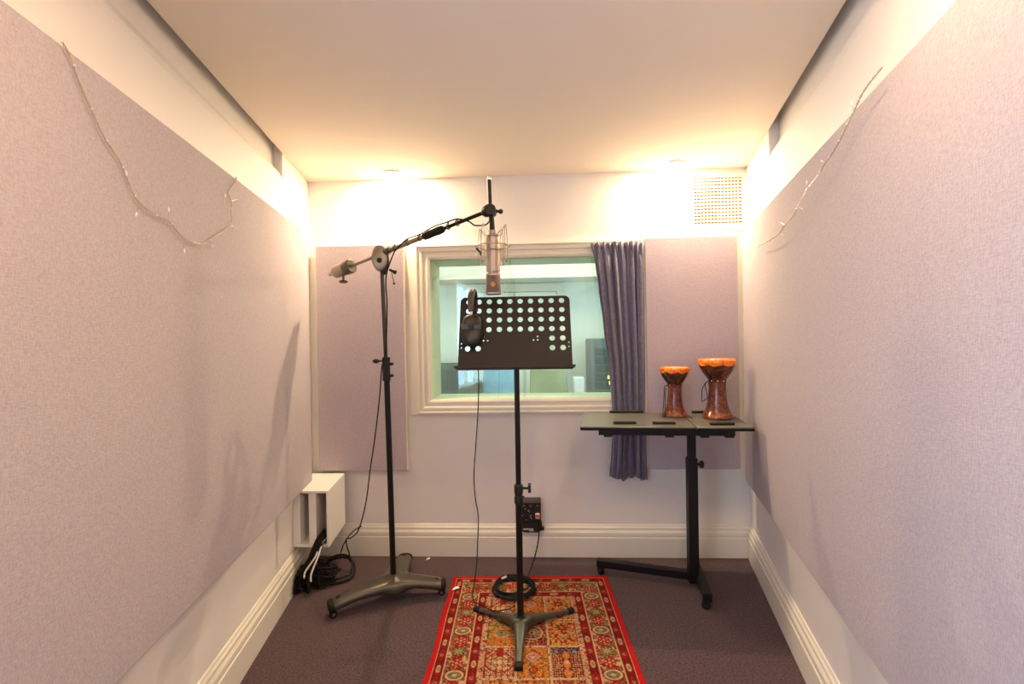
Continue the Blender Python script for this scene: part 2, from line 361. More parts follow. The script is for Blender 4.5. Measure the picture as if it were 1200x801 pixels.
# ---------------------------------------------------------------- acoustic panels
def panel(pts, d, z0, z1, label, fm, t_=.05):
    """pts p,q on the wall line; d = inward normal"""
    p, q, d = Vector((*pts[0], 0)), Vector((*pts[1], 0)), Vector((*d, 0)).normalized()
    t = thing('acoustic_panel', ((p.x+q.x)/2, (p.y+q.y)/2, z0), label, 'panel')
    Z = Vector((0, 0, z1-z0))
    B().prism([p+Vector((0,0,z0))+d*.001, q+Vector((0,0,z0))+d*.001, q+d*(t_-.006)+Vector((0,0,z0)), p+d*(t_-.006)+Vector((0,0,z0))], Z).build('backing_frame', 'panel_edge', t, smooth=False)
    u = (q-p).normalized()*.0005
    B().prism([p-u+d*(t_-.006)+Vector((0,0,z0-.0005)), q+u+d*(t_-.006)+Vector((0,0,z0-.0005)), q+u+d*t_+Vector((0,0,z0-.0005)), p-u+d*t_+Vector((0,0,z0-.0005))], Z+Vector((0,0,.001))).build('fabric_face', fm, t, bevel=.003)
panel([(lx(.40), .40), (lx(2.45), 2.45)], (1, .188), .482, 1.803, 'huge lilac fabric acoustic panel covering the left wall', 'panel')
panel([(rx(-.35), -.35), (rx(2.52), 2.52)], (-1, .234), .462, 1.762, 'huge lilac fabric acoustic panel covering the right wall', 'panel')
panel([(-1.228, D), (-.728, D)], (0, -1), .495, 1.764, 'narrow mauve acoustic panel on the back wall behind the boom stand', 'panel_back')
panel([(.612, D), (1.105, D)], (0, -1), .50, 1.764, 'narrow mauve acoustic panel on the back wall behind the drums', 'panel_back')

# ---------------------------------------------------------------- rug (woven pattern as colour per knot)
def rug():
    W, L, st = .79, 1.42, .0025
    nu, nv = int(W/st)+1, int(L/st)+1
    u, v = np.meshgrid(np.linspace(0, W, nu), np.linspace(0, L, nv))
    C = np.zeros(u.shape+(3,))
    rs = np.random.RandomState(4)
    def lerpnoise(sc_, seed):
        r = np.random.RandomState(seed); gx, gy = int(W/sc_)+3, int(L/sc_)+3; g = r.rand(gy, gx)
        x = u/sc_; y = v/sc_; i = x.astype(int); j = y.astype(int); fx = x-i; fy = y-j
        fx = fx*fx*(3-2*fx); fy = fy*fy*(3-2*fy)
        return (g[j, i]*(1-fx)+g[j, i+1]*fx)*(1-fy)+(g[j+1, i]*(1-fx)+g[j+1, i+1]*fx)*fy
    n1, n2, n3 = lerpnoise(.008, 1), lerpnoise(.005, 2), lerpnoise(.012, 3)
    RED=(.31,.012,.008); DRED=(.15,.010,.008); BRED=(.50,.010,.014); CREAM=(.56,.35,.19); GREEN=(.125,.105,.035); GREY=(.22,.18,.10)
    GOLD=(.52,.25,.045); ORANGE=(.55,.15,.025); NAVY=(.03,.025,.05); PINK=(.50,.25,.14); BRN=(.12,.04,.02)
    def put(mask, c): C[mask] = c
    e = np.minimum(np.minimum(u, W-u), np.minimum(v, L-v))
    side = (np.minimum(u, W-u) <= np.minimum(v, L-v))
    s = np.where(side, v, u)                       # coordinate along the border
    # mirrored coordinate to keep the pattern symmetric
    sm = np.abs(np.where(side, v-L/2, u-W/2))
    put(e >= 0, BRED)
    # guards
    def ovals(e0, hw, pitch, base):
        m = (e > e0-hw) & (e < e0+hw); put(m, base)
        zig = m & (np.abs(((s/pitch*2) % 1)-.5)*2*hw*1.2 > np.abs(e-e0)*1.0) & (n1 > .35); put(zig, RED)
        q = ((s % pitch)-pitch/2)
        r_ = (q/.020)**2+((e-e0)/.0085)**2
        put(m & (r_ < 1), CREAM); put(m & (r_ < .35), GREY)
        q2 = (((s+pitch/2) % pitch)-pitch/2); put(m & ((q2/.010)**2+((e-e0)/.008)**2 < 1) & (n2 > .4), GREY)
    ovals(.044, .017, .15, DRED); ovals(.172, .016, .145, DRED)
    for a in (.0245, .0635, .1515): put(np.abs(e-a) < .0016, CREAM)
    put(np.abs(e-.1885) < .0012, BRN)
    # main border
    m = (e > .0655) & (e < .150); put(m, RED)
    P = .26; c0 = .1075; x = e-c0
    vine = m & (np.abs(np.abs(x)-.026-.010*np.sin(s*2*PI/P*4)) < .0048); put(vine & (n1 > .22), GREEN)
    put(m & (n2 > .70) & (np.abs(x) > .018), GREY); put(m & (n3 > .72) & (np.abs(x) > .015), CREAM); put(m & (n1 < .22), DRED)
    # corner-aware offsets: medallion centres
    put(m & (np.abs(n3-.5) < .045), GREEN); put(m & (np.abs(n3-.62) < .022), CREAM); put(m & (np.abs(n1-.5) < .03) & (n3 < .4), PINK)
    cents = []
    v0 = .19
    for k in range(-1, 7): cents += [(c0, v0+k*P, 0), (W-c0, v0+k*P, 0), (c0, v0+P/2+k*P, 1), (W-c0, v0+P/2+k*P, 1)]
    for uu_, kd in ((W/2, 0), (W/2-.155, 1), (W/2+.155, 1), (W/2-.075, 2), (W/2+.075, 2), (c0, 1), (W-c0, 1)): cents += [(uu_, c0-.012, kd), (uu_, L-c0, kd)]
    for k in range(-1, 7):
        for dv in (P/4, 3*P/4): cents += [(c0, v0+dv+k*P, 2), (W-c0, v0+dv+k*P, 2)]
    for cu, cv, kd in cents:
        du, dv = u-cu, v-cv; ang = np.arctan2(dv, du); rad = np.hypot(du, dv)
        if kd == 0:
            q = (du/.034)**2+(dv/.027)**2
            put(m & (q < 1.35), DRED); put(m & (q < 1), CREAM); put(m & (q < .55), GREEN); put(m & (q < .42), GREY)
            put(m & (q < .4) & (n2 > .55), GREEN); put(m & (q < .06), CREAM)
        elif kd == 1:
            rr_ = .030*(.78+.22*np.cos(ang*8)); put(m & (rad < rr_+.003), DRED); put(m & (rad < rr_), GREEN); put(m & (rad < rr_*.72), GREY)
            put(m & (rad < rr_*.8) & (np.cos(ang*8) > .6) & (rad > rr_*.45), (.38, .32, .10)); put(m & (rad < .008), CREAM); put(m & (rad < .004), BRN)
        else:
            put(m & (rad < .024), RED)
            for a in range(6):
                cx, cy = cu+.0165*math.cos(a*PI/3+.52), cv+.0165*math.sin(a*PI/3+.52); put(m & (np.hypot(u-cx, v-cy) < .0046), PINK)
            put(m & (rad < .0065), PINK)
    # inner cream band
    m = (e >= .1897) & (e < .211); put(m, PINK); put(m & (n2 > .66), RED); put(m & (n1 > .72), CREAM); put(m & (n3 > .8), BRN)
    # field of tiles
    m = e >= .211; put(m, CREAM); put(m & (n2 > .72), BRN)
    pu, pv = (W-.422+.010)/3, .1775
    fu, fv = u-.211, v-.205
    iu = np.floor(fu/pu).astype(int); iv = np.floor(fv/pv).astype(int)
    a = (fu-iu*pu)/(pu-.010)*2-1; b_ = (fv-iv*pv)/(pv-.010)*2-1      # -1..1 inside each tile
    kinds = [[0, 1, 2], [3, 4, 5], [6, 7, 8], [2, 5, 4], [7, 0, 3], [8, 6, 1], [4, 3, 2]]
    ua, ub = a*.057, b_*.084                        # metres from the tile centre
    for r_ in range(7):
        for c_ in range(3):
            k = kinds[r_][c_]; m = (iu == c_) & (iv == r_) & (np.abs(a) < 1) & (np.abs(b_) < 1) & (e > .211)
            A, Bv = np.abs(ua), np.abs(ub); rad = np.hypot(ua, ub); ang = np.arctan2(ub, ua)
            if k in (0, 6):
                put(m, CREAM)
                lat = np.cos(ua*150)*np.cos(ub*115); put(m & (np.abs(lat) < .16), RED)
                lat2 = np.hypot((A % .030)-.015, (Bv % .036)-.018); put(m & (lat2 < .0085), BRN); put(m & (lat2 < .005), CREAM); put(m & (lat2 < .0022), RED)
                put(m & (A < .013) & (ub < -.030), RED); put(m & (np.abs(rad-.052) < .003), RED); put(m & (n1 > .78), GREEN)
            elif k in (1, 7):
                put(m, GOLD); put(m & (n1 > .62), ORANGE); put(m & (n2 > .72), RED); put(m & (n3 > .75), GREEN)
                q = A/.036+np.abs(ub+.032)/.036; put(m & (q < 1.1), RED); put(m & (q < .95), PINK); put(m & (q < .7) & (n2 > .4), (.35, .15, .15)); put(m & (q < .25), CREAM)
                q = A/.020+np.abs(ub-.040)/.024; put(m & (np.abs(q-.8) < .22), RED); put(m & (q < .3), BRN)
            elif k in (2, 5):
                put(m, (.56, .29, .085)); put(m & (n1 > .66), ORANGE); put(m & (n2 > .70), GREEN); put(m & (n3 > .74), RED)
                rr_ = .026*(.7+.3*np.cos(ang*7)); d_ = np.hypot(ua, ub+.035); put(m & (d_ < .027*(.75+.25*np.cos(np.arctan2(ub+.035, ua)*8))), DRED); put(m & (d_ < .009), ORANGE)
                put(m & (np.abs(A-.018-.010*np.sin(ub*75)) < .0026) & (ub > -.01), RED)
            elif k == 3:
                put(m, GREEN); put(m & (n1 > .6), (.30, .24, .07)); put(m & (np.abs(ub+.022) > .05) & (n2 > .4), ORANGE)
                put(m & (np.hypot(ua*1.0, ub-.004) < .036) & (ub > -.012), ORANGE); put(m & (np.hypot(ua, ub-.002) < .026), GREY)
                put(m & (np.abs(np.hypot(ua, ub+.008)-.033) < .0028) & (ub > .005) & (n2 > .3), CREAM); put(m & (np.hypot(ua, ub+.004) < .005), DRED)
                put(m & (np.abs(ub+.034) < .011) & (n2 > .35), GOLD); put(m & (np.abs(ub+.018) < .0022), BRN)
            elif k == 4:
                put(m, DRED); put(m & (n1 > .66), RED); put(m & (n2 > .76), PINK)
                put(m & (np.abs(np.hypot(ua, ub)-.042) < .0036), CREAM); put(m & (rad < .030) & (n1 > .35), GREY); put(m & (rad < .014), CREAM); put(m & (rad < .007), RED)
            elif k == 8:
                put(m, DRED)
                dots = np.hypot(((ua+.5) % .0085)-.00425, ((ub+.5) % .0115)-.00575); put(m & (dots < .0026) & (A > .014), CREAM)
                put(m & (ub < -.058), NAVY); put(m & (ub < -.045) & (np.abs(A-.028) < .016), NAVY); put(m & (np.hypot(A-.034, ub+.060) < .008), GREY)
                put(m & (A < .016+.006*np.sin(ub*130)) & (ub > -.055), BRN); put(m & (A < .010+.005*np.sin(ub*130)) & (ub > -.060), ORANGE); put(m & (rad < .010) & (n2 > .3), CREAM)
            put(m & (np.abs(n3-.45) < .028) & (rad > .02), (BRN if k in (0, 1, 2, 5, 6, 7) else GOLD)); put(m & (np.abs(n1-.5) < .035) & (rad > .03), (RED if k not in (4, 8) else PINK))
            put(m & ((1-np.abs(a))*.057 < .0018), BRN); put(m & ((1-np.abs(b_))*.084 < .0018), BRN)
    C *= (.56+.38*rs.rand(*u.shape))[..., None]
    # geometry: slightly wavy cut edge, rotated on the floor
    edge_w = .004*np.sin(v*14)*np.where(u < W/2, 1, 0)*(1-np.clip(u/.05, 0, 1))
    z = np.full(u.shape, .0085)+.0012*np.sin(u*23+v*9)*np.sin(v*17)
    z[0, :] = z[-1, :] = 0.001; z[:, 0] = z[:, -1] = .001
    th = math.radians(1.8); ox, oy = -.440, 2.388
    X = ox+(u+edge_w)*math.cos(th)+v*math.sin(th)*1.0; Y = oy+(u)*math.sin(th)-v*math.cos(th)
    vs = np.stack([X, Y, z], -1).reshape(-1, 3)
    o = np.array([0, 1.7, 0.]); vs -= o
    idx = np.arange(nu*nv).reshape(nv, nu)
    F = np.stack([idx[:-1, :-1], idx[1:, :-1], idx[1:, 1:], idx[:-1, 1:]], -1).reshape(-1, 4)
    me = bpy.data.meshes.new('rug'); me.vertices.add(len(vs)); me.vertices.foreach_set('co', vs.ravel())
    me.loops.add(F.size); me.loops.foreach_set('vertex_index', F.ravel()); me.polygons.add(len(F))
    me.polygons.foreach_set('loop_start', np.arange(0, F.size, 4)); me.polygons.foreach_set('loop_total', np.full(len(F), 4)); me.update(); me.validate()
    ca = me.color_attributes.new('knots', 'FLOAT_COLOR', 'POINT')
    ca.data.foreach_set('color', np.concatenate([C.reshape(-1, 3), np.ones((nu*nv, 1))], 1).ravel())
    me.polygons.foreach_set('use_smooth', [True]*len(F))
    m, nt, bs = nodes('woven_rug'); at = nt.nodes.new('ShaderNodeVertexColor'); at.layer_name = 'knots'
    nt.links.new(at.outputs[0], bs.inputs['Base Color']); bs.inputs['Roughness'].default_value = .95; bs.inputs['Specular IOR Level'].default_value = .1
    me.materials.append(m)
    ob = bpy.data.objects.new('patterned_rug', me); COL.objects.link(ob); ob.location = o
    tag(ob, 'red patterned oriental rug with tiled floral field on the plum carpet', 'rug')
rug()

# ---------------------------------------------------------------- boom microphone stand
CL = Vector((-.717, 2.19, 1.637)); TIP = Vector((-.18, 1.90, 1.744)); REAR = Vector((-1.0, 2.345, 1.580))
t = thing('microphone_stand', (-.686, 2.189, 0), 'tall studio boom microphone stand with cast wheeled base beside the rug', 'microphone stand')
hub = Vector((-.686, 2.189, 0))
b = B()
tips = [Vector((-.925, 2.035, 0)), Vector((-.452, 2.226, 0)), Vector((-.715, 2.50, 0))]
legtip = []
for tp in tips:
    d = (tp-hub); ln = d.length; d.normalize(); sd = Vector((-d.y, d.x, 0)); rings = []
    for k in range(11):
        f_ = k/10; c = hub + d*(ln*f_-.02*(1-f_))
        wd = .041 + .036*(1-f_)**2.0; top = .078 + .040*(1-f_)**1.2 + .006*math.sin(f_*PI); bot = .033 + .022*math.sin(min(1, f_*1.1)*PI)
        if k == 10: wd *= .8; top -= .006; bot += .004
        h_ = (top-bot)/2; cz = (top+bot)/2
        rings.append([c + sd*(math.copysign(abs(math.cos(q))**.75, math.cos(q))*wd) + Vector((0, 0, cz + math.copysign(abs(math.sin(q))**.8, math.sin(q))*h_)) for q in [2*PI*i/20 for i in range(20)]])
    b.loft(rings); legtip.append((tp, d, sd))
b.lathe([(.078, .052), (.074, .085), (.050, .108), (.030, .122), (.022, .124)], hub)
base = b.build('base', 'gun', t)
md = base.modifiers.new('merge', 'REMESH'); md.mode = 'VOXEL'; md.voxel_size = .006; md.use_smooth_shade = True
md = base.modifiers.new('soften', 'SMOOTH'); md.iterations = 16; md.factor = .6
for tp, d, sd in legtip:
    capr = []
    for k_, g_ in ((-.012, .90), (-.009, 1.02), (-.002, 1.02), (.006, .90), (.010, .68)):
        cc = tp+d*k_+Vector((0, 0, .055)); capr.append([cc+sd*(math.copysign(abs(math.cos(q))**.75, math.cos(q))*.0375*g_)+Vector((0, 0, math.copysign(abs(math.sin(q))**.8, math.sin(q))*.0225*g_)) for q in [2*PI*i/20 for i in range(20)]])
    cap = B().loft(capr).build('end_cap', 'rubber', t)
    B().cyl(tp-d*.035+Vector((0, 0, .074)), tp-d*.035+Vector((0, 0, .0845)), .009).build('bolt', 'black', cap)
    c = tp-d*.012+sd*.006
    w_ = B().cyl(c-sd*.009+Vector((0,0,.0165)), c+sd*.009+Vector((0,0,.0165)), .0165).build('caster', 'rubber', t)
    B().cyl(c-sd*.012+Vector((0,0,.0165)), c+sd*.012+Vector((0,0,.0165)), .007).build('axle', 'chrome', w_)
    B().cyl(c+Vector((0,0,.03)), c+Vector((0,0,.045)), .006).build('stem', 'alloy', w_)
jt = Vector((-.703, 2.19, 1.135))
B().cyl(hub+Vector((0, 0, .10)), jt, .0135).build('lower_tube', 'black', t)
B().cyl(jt-Vector((0, 0, .05)), CL-Vector((0, 0, .03)), .0095).build('upper_tube', mat('dark_steel_tube', (.06, .055, .05), .35, .7), t)
c = B(); c.cyl(jt+Vector((0, 0, -.10)), jt+Vector((0, 0, .012)), .0185); cl = c.build('height_clutch', 'blackp', t)
for dz in (-.02, -.075): B().cyl(jt+Vector((.018, -.002, dz)), jt+Vector((.034, -.004, dz)), .007).build('bolt', 'black', cl)
B().cyl(jt+Vector((-.017, -.002, -.005)), jt+Vector((-.040, -.006, -.004)), .005).ball(jt+Vector((-.047, -.007, -.005)), .013, 12, 1.3, .8, .9).build('knob', 'blackp', cl)
# boom clamp at the top of the upright
bd = (TIP-CL).normalized(); up = Vector((0, 0, 1)); sdv = bd.cross(up).normalized()
b = B(); h1 = CL + Vector((-.010, -.012, 0))
def oval(c, rx_, rz_, ax1, ax2, n=24): return [c+ax1*math.cos(2*PI*i/n)*rx_+ax2*math.sin(2*PI*i/n)*rz_ for i in range(n)]
xa = Vector((1, .25, 0)).normalized(); ya = Vector((.25, -1, 0)).normalized()
b.loft([oval(CL+ya*(-.018)+Vector((-.008, 0, -.024)), .036, .060, xa, up), oval(CL+ya*.026+Vector((-.008, 0, -.024)), .036, .060, xa, up), oval(CL+ya*.031+Vector((-.008, 0, -.026)), .029, .050, xa, up)])
bc = b.build('boom_clamp', 'alloy', t)
B().cyl(CL+ya*.028+Vector((-.008, 0, -.036)), CL+ya*.037+Vector((-.008, 0, -.036)), .014, .010).build('bolt', 'black', bc)
B().loft([oval(CL+ya*(-.020)+xa*.018+Vector((0, 0, -.030)), .016, .052, xa, up), oval(CL+ya*.022+xa*.018+Vector((0, 0, -.030)), .016, .052, xa, up)]).build('clamp_jaw', 'blackp', t)
B().cyl(CL-bd*.005, CL+bd*.055, .0165).build('boom_collar', 'gun', t)
B().cyl(CL+up*(-.058)+xa*.012, CL+up*(-.098)+xa*.006, .015, .012).build('clamp_neck', 'black', t)
B().cyl(CL+xa*.035+up*-.075, CL+xa*.058+up*-.085, .006).ball(CL+xa*.06+up*-.086, .011, 12).build('clamp_lever', 'blackp', t)
B().tube([CL+xa*.043+up*-.08, CL+xa*.047+up*-.10, CL+xa*.055+up*-.135], .0018).ball(CL+xa*.056+up*-.141, .006, 10).build('safety_pin', 'black', t)
# boom tube, grip, weight
B().cyl(REAR+bd*.12, CL+bd*.02, .0088).build('rear_boom', 'alloy', t)
g0, g1 = CL+bd*.265, CL+bd*.385
B().cyl(CL+bd*.03, g0, .0105).build('boom_tube', mat('boom_tube_metal', (.24, .20, .16), .35, .75), t)
B().lathe([(.011, 0), (.017, .008), (.018, .03), (.0165, .06), (.018, .09), (.016, .112), (.010, .122)], g0, bd).build('grip', 'rubber', t)
B().cyl(g1, TIP-bd*.02, .0078).build('front_boom', 'black', t)
wt = B().lathe([(.010, -.035), (.012, -.005), (.022, .0), (.031, .012), (.033, .03), (.033, .085), (.031, .09)], REAR-bd*.02, bd).build('counterweight', 'alloy', t)
B().lathe([(.034, .0), (.036, .004), (.036, .038), (.030, .044), (.012, .044)], REAR+bd*.07, bd).build('weight_clamp', 'gun', wt)
wk = REAR+bd*.050+Vector((0, 0, -.036))
B().cyl(wk+Vector((0, 0, .01)), wk-Vector((0, 0, .022)), .006).lathe([(.012, 0), (.020, .003), (.021, .010), (.015, .014)], wk-Vector((0, 0, .034))).build('thumb_screw', 'gun', wt)
# swivel at the tip
sw = B().lathe([(.012, -.034), (.021, -.024), (.025, -.006), (.025, .012), (.018, .022)], TIP+bd*.006, bd).build('tip_swivel', 'blackp', t)
B().cyl(TIP+Vector((.012, -.03, -.002)), TIP+Vector((.012, .028, -.002)), .021).build('swivel_disc', 'blackp', sw)
B().cyl(TIP+Vector((.02, -.01, 0)), TIP+Vector((.050, -.014, -.010)), .006).ball(TIP+Vector((.052, -.014, -.008)), .010, 10).build('knob', 'blackp', sw)
mx = -.1635; my = 1.90
B().cyl((mx-.006, my, 1.70), (mx-.010, my, 1.868), .0078).build('tip_rod', 'black', t)
B().lathe([(.0085, 0), (.0098, .002), (.0098, .007), (.0065, .008), (.0065, .016), (.0075, .017), (.0075, .019)], (mx-.010, my, 1.868)).build('rod_tip', 'chrome', t)
for k_ in (.09, .17, .245, .41, .46):
    B().lathe([(.0125, -.004), (.0135, 0), (.0125, .004)], CL+bd*k_, bd, 16).ball(CL+bd*k_+Vector((0, -.002, .016)), .005, 8).build('cable_clip', 'gun', t)

# ---------------------------------------------------------------- microphone with shock mount
t = thing('studio_microphone', (mx, my, 1.404), 'champagne grey studio condenser microphone hanging upside down from the boom', 'microphone')
B().lathe([(.010, .244), (.024, .240), (.0275, .232), (.0282, .222), (.0282, .094), (.0265, .092), (.0265, .088), (.0282, .086), (.0282, .079)], (mx, my, 1.404)).build('body', 'nickel', t)
def rrect(c, hx, hy, z, r=.012, n=5):
    out = []
    for cx, cy, a0 in ((hx-r, hy-r, 0), (-hx+r, hy-r, PI/2), (-hx+r, -hy+r, PI), (hx-r, -hy+r, 1.5*PI)):
        out += [Vector((c[0]+cx+r*math.cos(a0+PI/2*k/n), c[1]+cy+r*math.sin(a0+PI/2*k/n), z)) for k in range(n+1)]
    return out
hd = B().loft([rrect((mx, my), .027, .027, 1.483, .024), rrect((mx, my), .0285, .026, 1.478, .020), rrect((mx, my), .0295, .020, 1.408, .012), rrect((mx, my), .028, .017, 1.404, .010)]).build('head_grille', 'grille', t)
B().loft([rrect((mx, my), .0302, .021, 1.411, .012), rrect((mx, my), .0302, .021, 1.406, .012)]).build('rim', 'nickel', hd)
B().loft([rrect((mx, my), .0295, .028, 1.485, .024), rrect((mx, my), .0295, .028, 1.480, .022)]).build('rim', 'nickel', hd)
B().cyl((mx+.005, my-.027, 1.491), (mx+.005, my-.0305, 1.491), .0025, n=10).build('screw', 'black', t)
q = .0115; yb = my-.0255
B().prism([(mx+.001-q, yb, 1.443), (mx+.001, yb+.001, 1.443-q), (mx+.001+q, yb, 1.443), (mx+.001, yb-.001, 1.443+q)], (0, -.003, 0)).build('badge', 'orange_mark', t, smooth=False)
b = B()   # outlined mark above and inside the badge
b.box((mx-.006, yb-.0035, 1.4405), (mx-.0045, yb-.003, 1.4455)).box((mx+.0055, yb-.0035, 1.4405), (mx+.007, yb-.003, 1.4455))
b.prism([(mx-.006, yb-.0032, 1.4455), (mx-.0045, yb-.0032, 1.4455), (mx+.007, yb-.0032, 1.4405), (mx+.0055, yb-.0032, 1.4405)], (0, -.0005, 0))
b.build('badge_mark', 'grille', t, smooth=False)
B().tube([(mx-.005, my-.0275, 1.465), (mx, my-.0285, 1.474), (mx+.005, my-.0275, 1.465)], .0009).build('engraved_mark', 'dark', t)
sm_ = thing('shock_mount', (mx, my, 1.60), 'wire basket shock mount with elastic cords holding the upside-down microphone', 'shock mount')
def ring(b, r, z, rr_, n=48): return b.tube([(mx+r*math.cos(2*PI*i/n), my+r*math.sin(2*PI*i/n), z) for i in range(n)], rr_, 8, closed=True)
b = B(); ring(b, .068, 1.600, .0024); b.build('outer_ring', 'basket', sm_)
ring(B(), .0315, 1.640, .002).build('inner_ring', 'nickel', sm_); ring(B(), .031, 1.585, .0016).build('inner_ring', 'nickel', sm_)
for i in range(4):
    a = PI/4+i*PI/2+.25; p = lambda r, z, da=0: (mx+r*math.cos(a+da), my+r*math.sin(a+da), z)
    B().tube([p(.066, 1.535, -.10), p(.067, 1.60, -.14), p(.064, 1.672, -.08), p(.064, 1.682, 0), p(.064, 1.672, .08), p(.067, 1.60, .14), p(.066, 1.535, .10), p(.066, 1.528, 0), p(.066, 1.535, -.10)], .0017, 6, sm=1).build('hairpin', 'basket', sm_)
    B().tube([p(.0315, 1.640, .5), p(.064, 1.679, 0), p(.0315, 1.640, -.5)], .0012, 5).build('elastic_cord', 'basket', sm_); B().tube([p(.0315, 1.585, .5), p(.066, 1.532, 0), p(.0315, 1.585, -.5)], .0012, 5).build('elastic_cord', 'basket', sm_)
B().lathe([(.008, .075), (.0095, .06), (.011, .03), (.012, 0)], (mx-.001, my, 1.652)).build('swivel_neck', 'black', sm_)
B().lathe([(.012, 0), (.014, .004), (.014, .018), (.010, .022)], (mx, my, 1.645)).build('collar', 'nickel', sm_)
B().cyl((mx-.066, my-.01, 1.592), (mx-.050, my-.012, 1.575), .0035).ball((mx-.047, my-.012, 1.570), .007, 10, .8, .8, 1.3).build('release_knob', 'blackp', sm_)

# ---------------------------------------------------------------- orchestral music stand
px, py = -.077, 1.962
t = thing('music_stand', (px, py, 0), 'black perforated music stand standing in the middle of the rug', 'music stand')
# base: three flat cast legs
def leg(tip, wid, nm='leg', zt=.012):
    tip = Vector(tip); h0 = Vector((px, py, 0)); d = (tip-h0); ln = d.length; d.normalize(); sd = Vector((-d.y, d.x, 0)); rings = []
    for k in range(9):
        f_ = k/8; c = h0+d*(.012+(ln-.012)*f_); wd = wid*(.50+.62*(1-f_)**2.5) if True else wid
        top = .024+.036*(1-f_)**1.5; bot = .010+.016*math.sin(f_*PI)**1.0*(1-f_*.4)
        rings.append([c+sd*x_*wd+Vector((0, 0, z_)) for x_, z_ in ((-1, bot), (-1, top-.008), (-.7, top-.001), (-.45, top), (.45, top), (.7, top-.001), (1, top-.008), (1, bot), (.8, bot), (-.8, bot))])
    L_ = B().loft(rings).build(nm, 'gun', t, bevel=.0015)
    B().loft([[tip+d*k_+sd*x_*wid*.54+Vector((0, 0, z_)) for x_, z_ in ((-1, .009), (-1, .020), (-.7, .026), (.7, .026), (1, .020), (1, .009))] for k_ in (-.028, .004)]).build('rubber_foot', 'rubber', L_, bevel=.002)
leg((-.078, 1.712, 0), .030); leg((-.285, 2.092, 0), .023); leg((.150, 2.088, 0), .023)
B().lathe([(.044, .018), (.044, .050), (.038, .058), (.026, .060), (.024, .056), (.016, .056), (.016, .068)], (px, py, 0)).build('hub', 'gun', t)
B().cyl((px, py, .05), (px, py, .59), .0138).build('lower_tube', 'black', t)
B().cyl((px, py, .55), (px, py, 1.16), .0112).build('upper_tube', 'black', t)
cl = B().lathe([(.0175, 0), (.0185, .005), (.0185, .025), (.0165, .028), (.0165, .040), (.0185, .044), (.0185, .074), (.0165, .078), (.012, .08)], (px, py, .535)).build('height_collar', 'blackp', t)
B().cyl((px+.017, py-.004, .600), (px+.040, py-.006, .600), .005).build('screw', 'black', cl)
b = B(); kx = px+.046
pts = [(kx, py-.006+.011*math.cos(a)*(1+.25*math.cos(5*a)), .600+.019*math.sin(a)*(1+.12*math.cos(5*a))) for a in [2*PI*i/40 for i in range(40)]]
b.prism([(p[0]-.006, p[1], p[2]) for p in pts], (.012, 0, 0)); b.build('knob', 'blackp', cl)
B().cyl((px+.016, py-.003, .562), (px+.024, py-.004, .562), .004).build('bolt', 'black', cl)
# desk plate with real holes (filled 2-D curve)
def desk_plate():
    cu = bpy.data.curves.new('tmp', 'CURVE'); cu.dimensions = '2D'; cu.fill_mode = 'BOTH'; cu.extrude = .0008
    def poly(pts):
        s = cu.splines.new('POLY'); s.points.add(len(pts)-1); s.use_cyclic_u = True
        for q_, p in zip(s.points, pts): q_.co = (p[0], p[1], 0, 1)
    Wd, H, r = .4675, .320, .022
    hw0, hw1 = Wd/2, Wd/2-.002
    out = [(-hw0, 0), (hw0, 0)]
    out += [(hw1-r+r*math.cos(a), H-r+r*math.sin(a)) for a in [PI/2*k/8 for k in range(9)]]
    out += [(-hw1+r+r*math.cos(a), H-r+r*math.sin(a)) for a in [PI/2+PI/2*k/8 for k in range(9)]]
    poly(out)
    def hole(x, y, r_, n=20): poly([(x+r_*math.cos(-2*PI*i/n), y+r_*math.sin(-2*PI*i/n)) for i in range(n)])
    pit = .0437
    for i in range(10):
        for j in range(6):
            if j >= 4 and 2 <= i <= 7: continue
            hole((i-4.5)*pit+.001, .298-j*.0415-.001*(j > 2), .0115)
    for sg in (-1, 1):
        for dx, dy in ((.129, .142), (.129, .127), (.146 if sg < 0 else .1455, .127)): hole((sg*dx if sg < 0 else dx-.012+.006), dy, .0036, 10) if False else None
    for x, y in ((-.130, .139), (-.130, .124), (-.113, .124), (.094, .139), (.094, .124), (.077, .124)): hole(x, y, .0038, 10)
    for x in (-.222, .222):
        for y in (.112, .094): hole(x, y, .0032, 8)
    o = bpy.data.objects.new('tmp', cu); COL.objects.link(o); bpy.context.view_layer.update()
    me = bpy.data.meshes.new_from_object(o.evaluated_get(bpy.context.evaluated_depsgraph_get())); bpy.data.objects.remove(o)
    return me
me = desk_plate(); me.materials.clear(); me.materials.append(M['desk'])
tilt = math.atan2(.10, .30)
D0 = Vector((-.0815, 1.900, 1.100))
dk = bpy.data.objects.new('desk', me); COL.objects.link(dk); dk.parent = t; ORIG[dk.name] = D0
Rm = Matrix.Rotation(PI/2-tilt, 3, 'X'); Rz = Matrix.Rotation(0, 3, 'Z')
for v_ in me.vertices: v_.co = Rm @ v_.co
me.update(); dk.location = D0-ORIG[t.name]
dup_ = Vector((0, math.sin(tilt), math.cos(tilt))); dn = Vector((0, -math.cos(tilt), math.sin(tilt)))   # up the plate, out of its front
b = B(); hw = .238
b.prism([D0+Vector((-hw+.006, 0, 0)), D0+Vector((hw-.006, 0, 0)), D0+Vector((hw+.004, 0, 0))+dn*.040, D0+Vector((-hw-.004, 0, 0))+dn*.040], -dup_*.0016)
b.prism([D0+Vector((-hw-.004, 0, 0))+dn*.040, D0+Vector((hw+.004, 0, 0))+dn*.040, D0+Vector((hw+.004, 0, 0))+dn*.040+dup_*.007, D0+Vector((-hw-.004, 0, 0))+dn*.040+dup_*.007], -dn*.0015)
b.build('ledge', 'desk', t, smooth=False)
b = B(); c = D0+dup_*.16-dn*.004
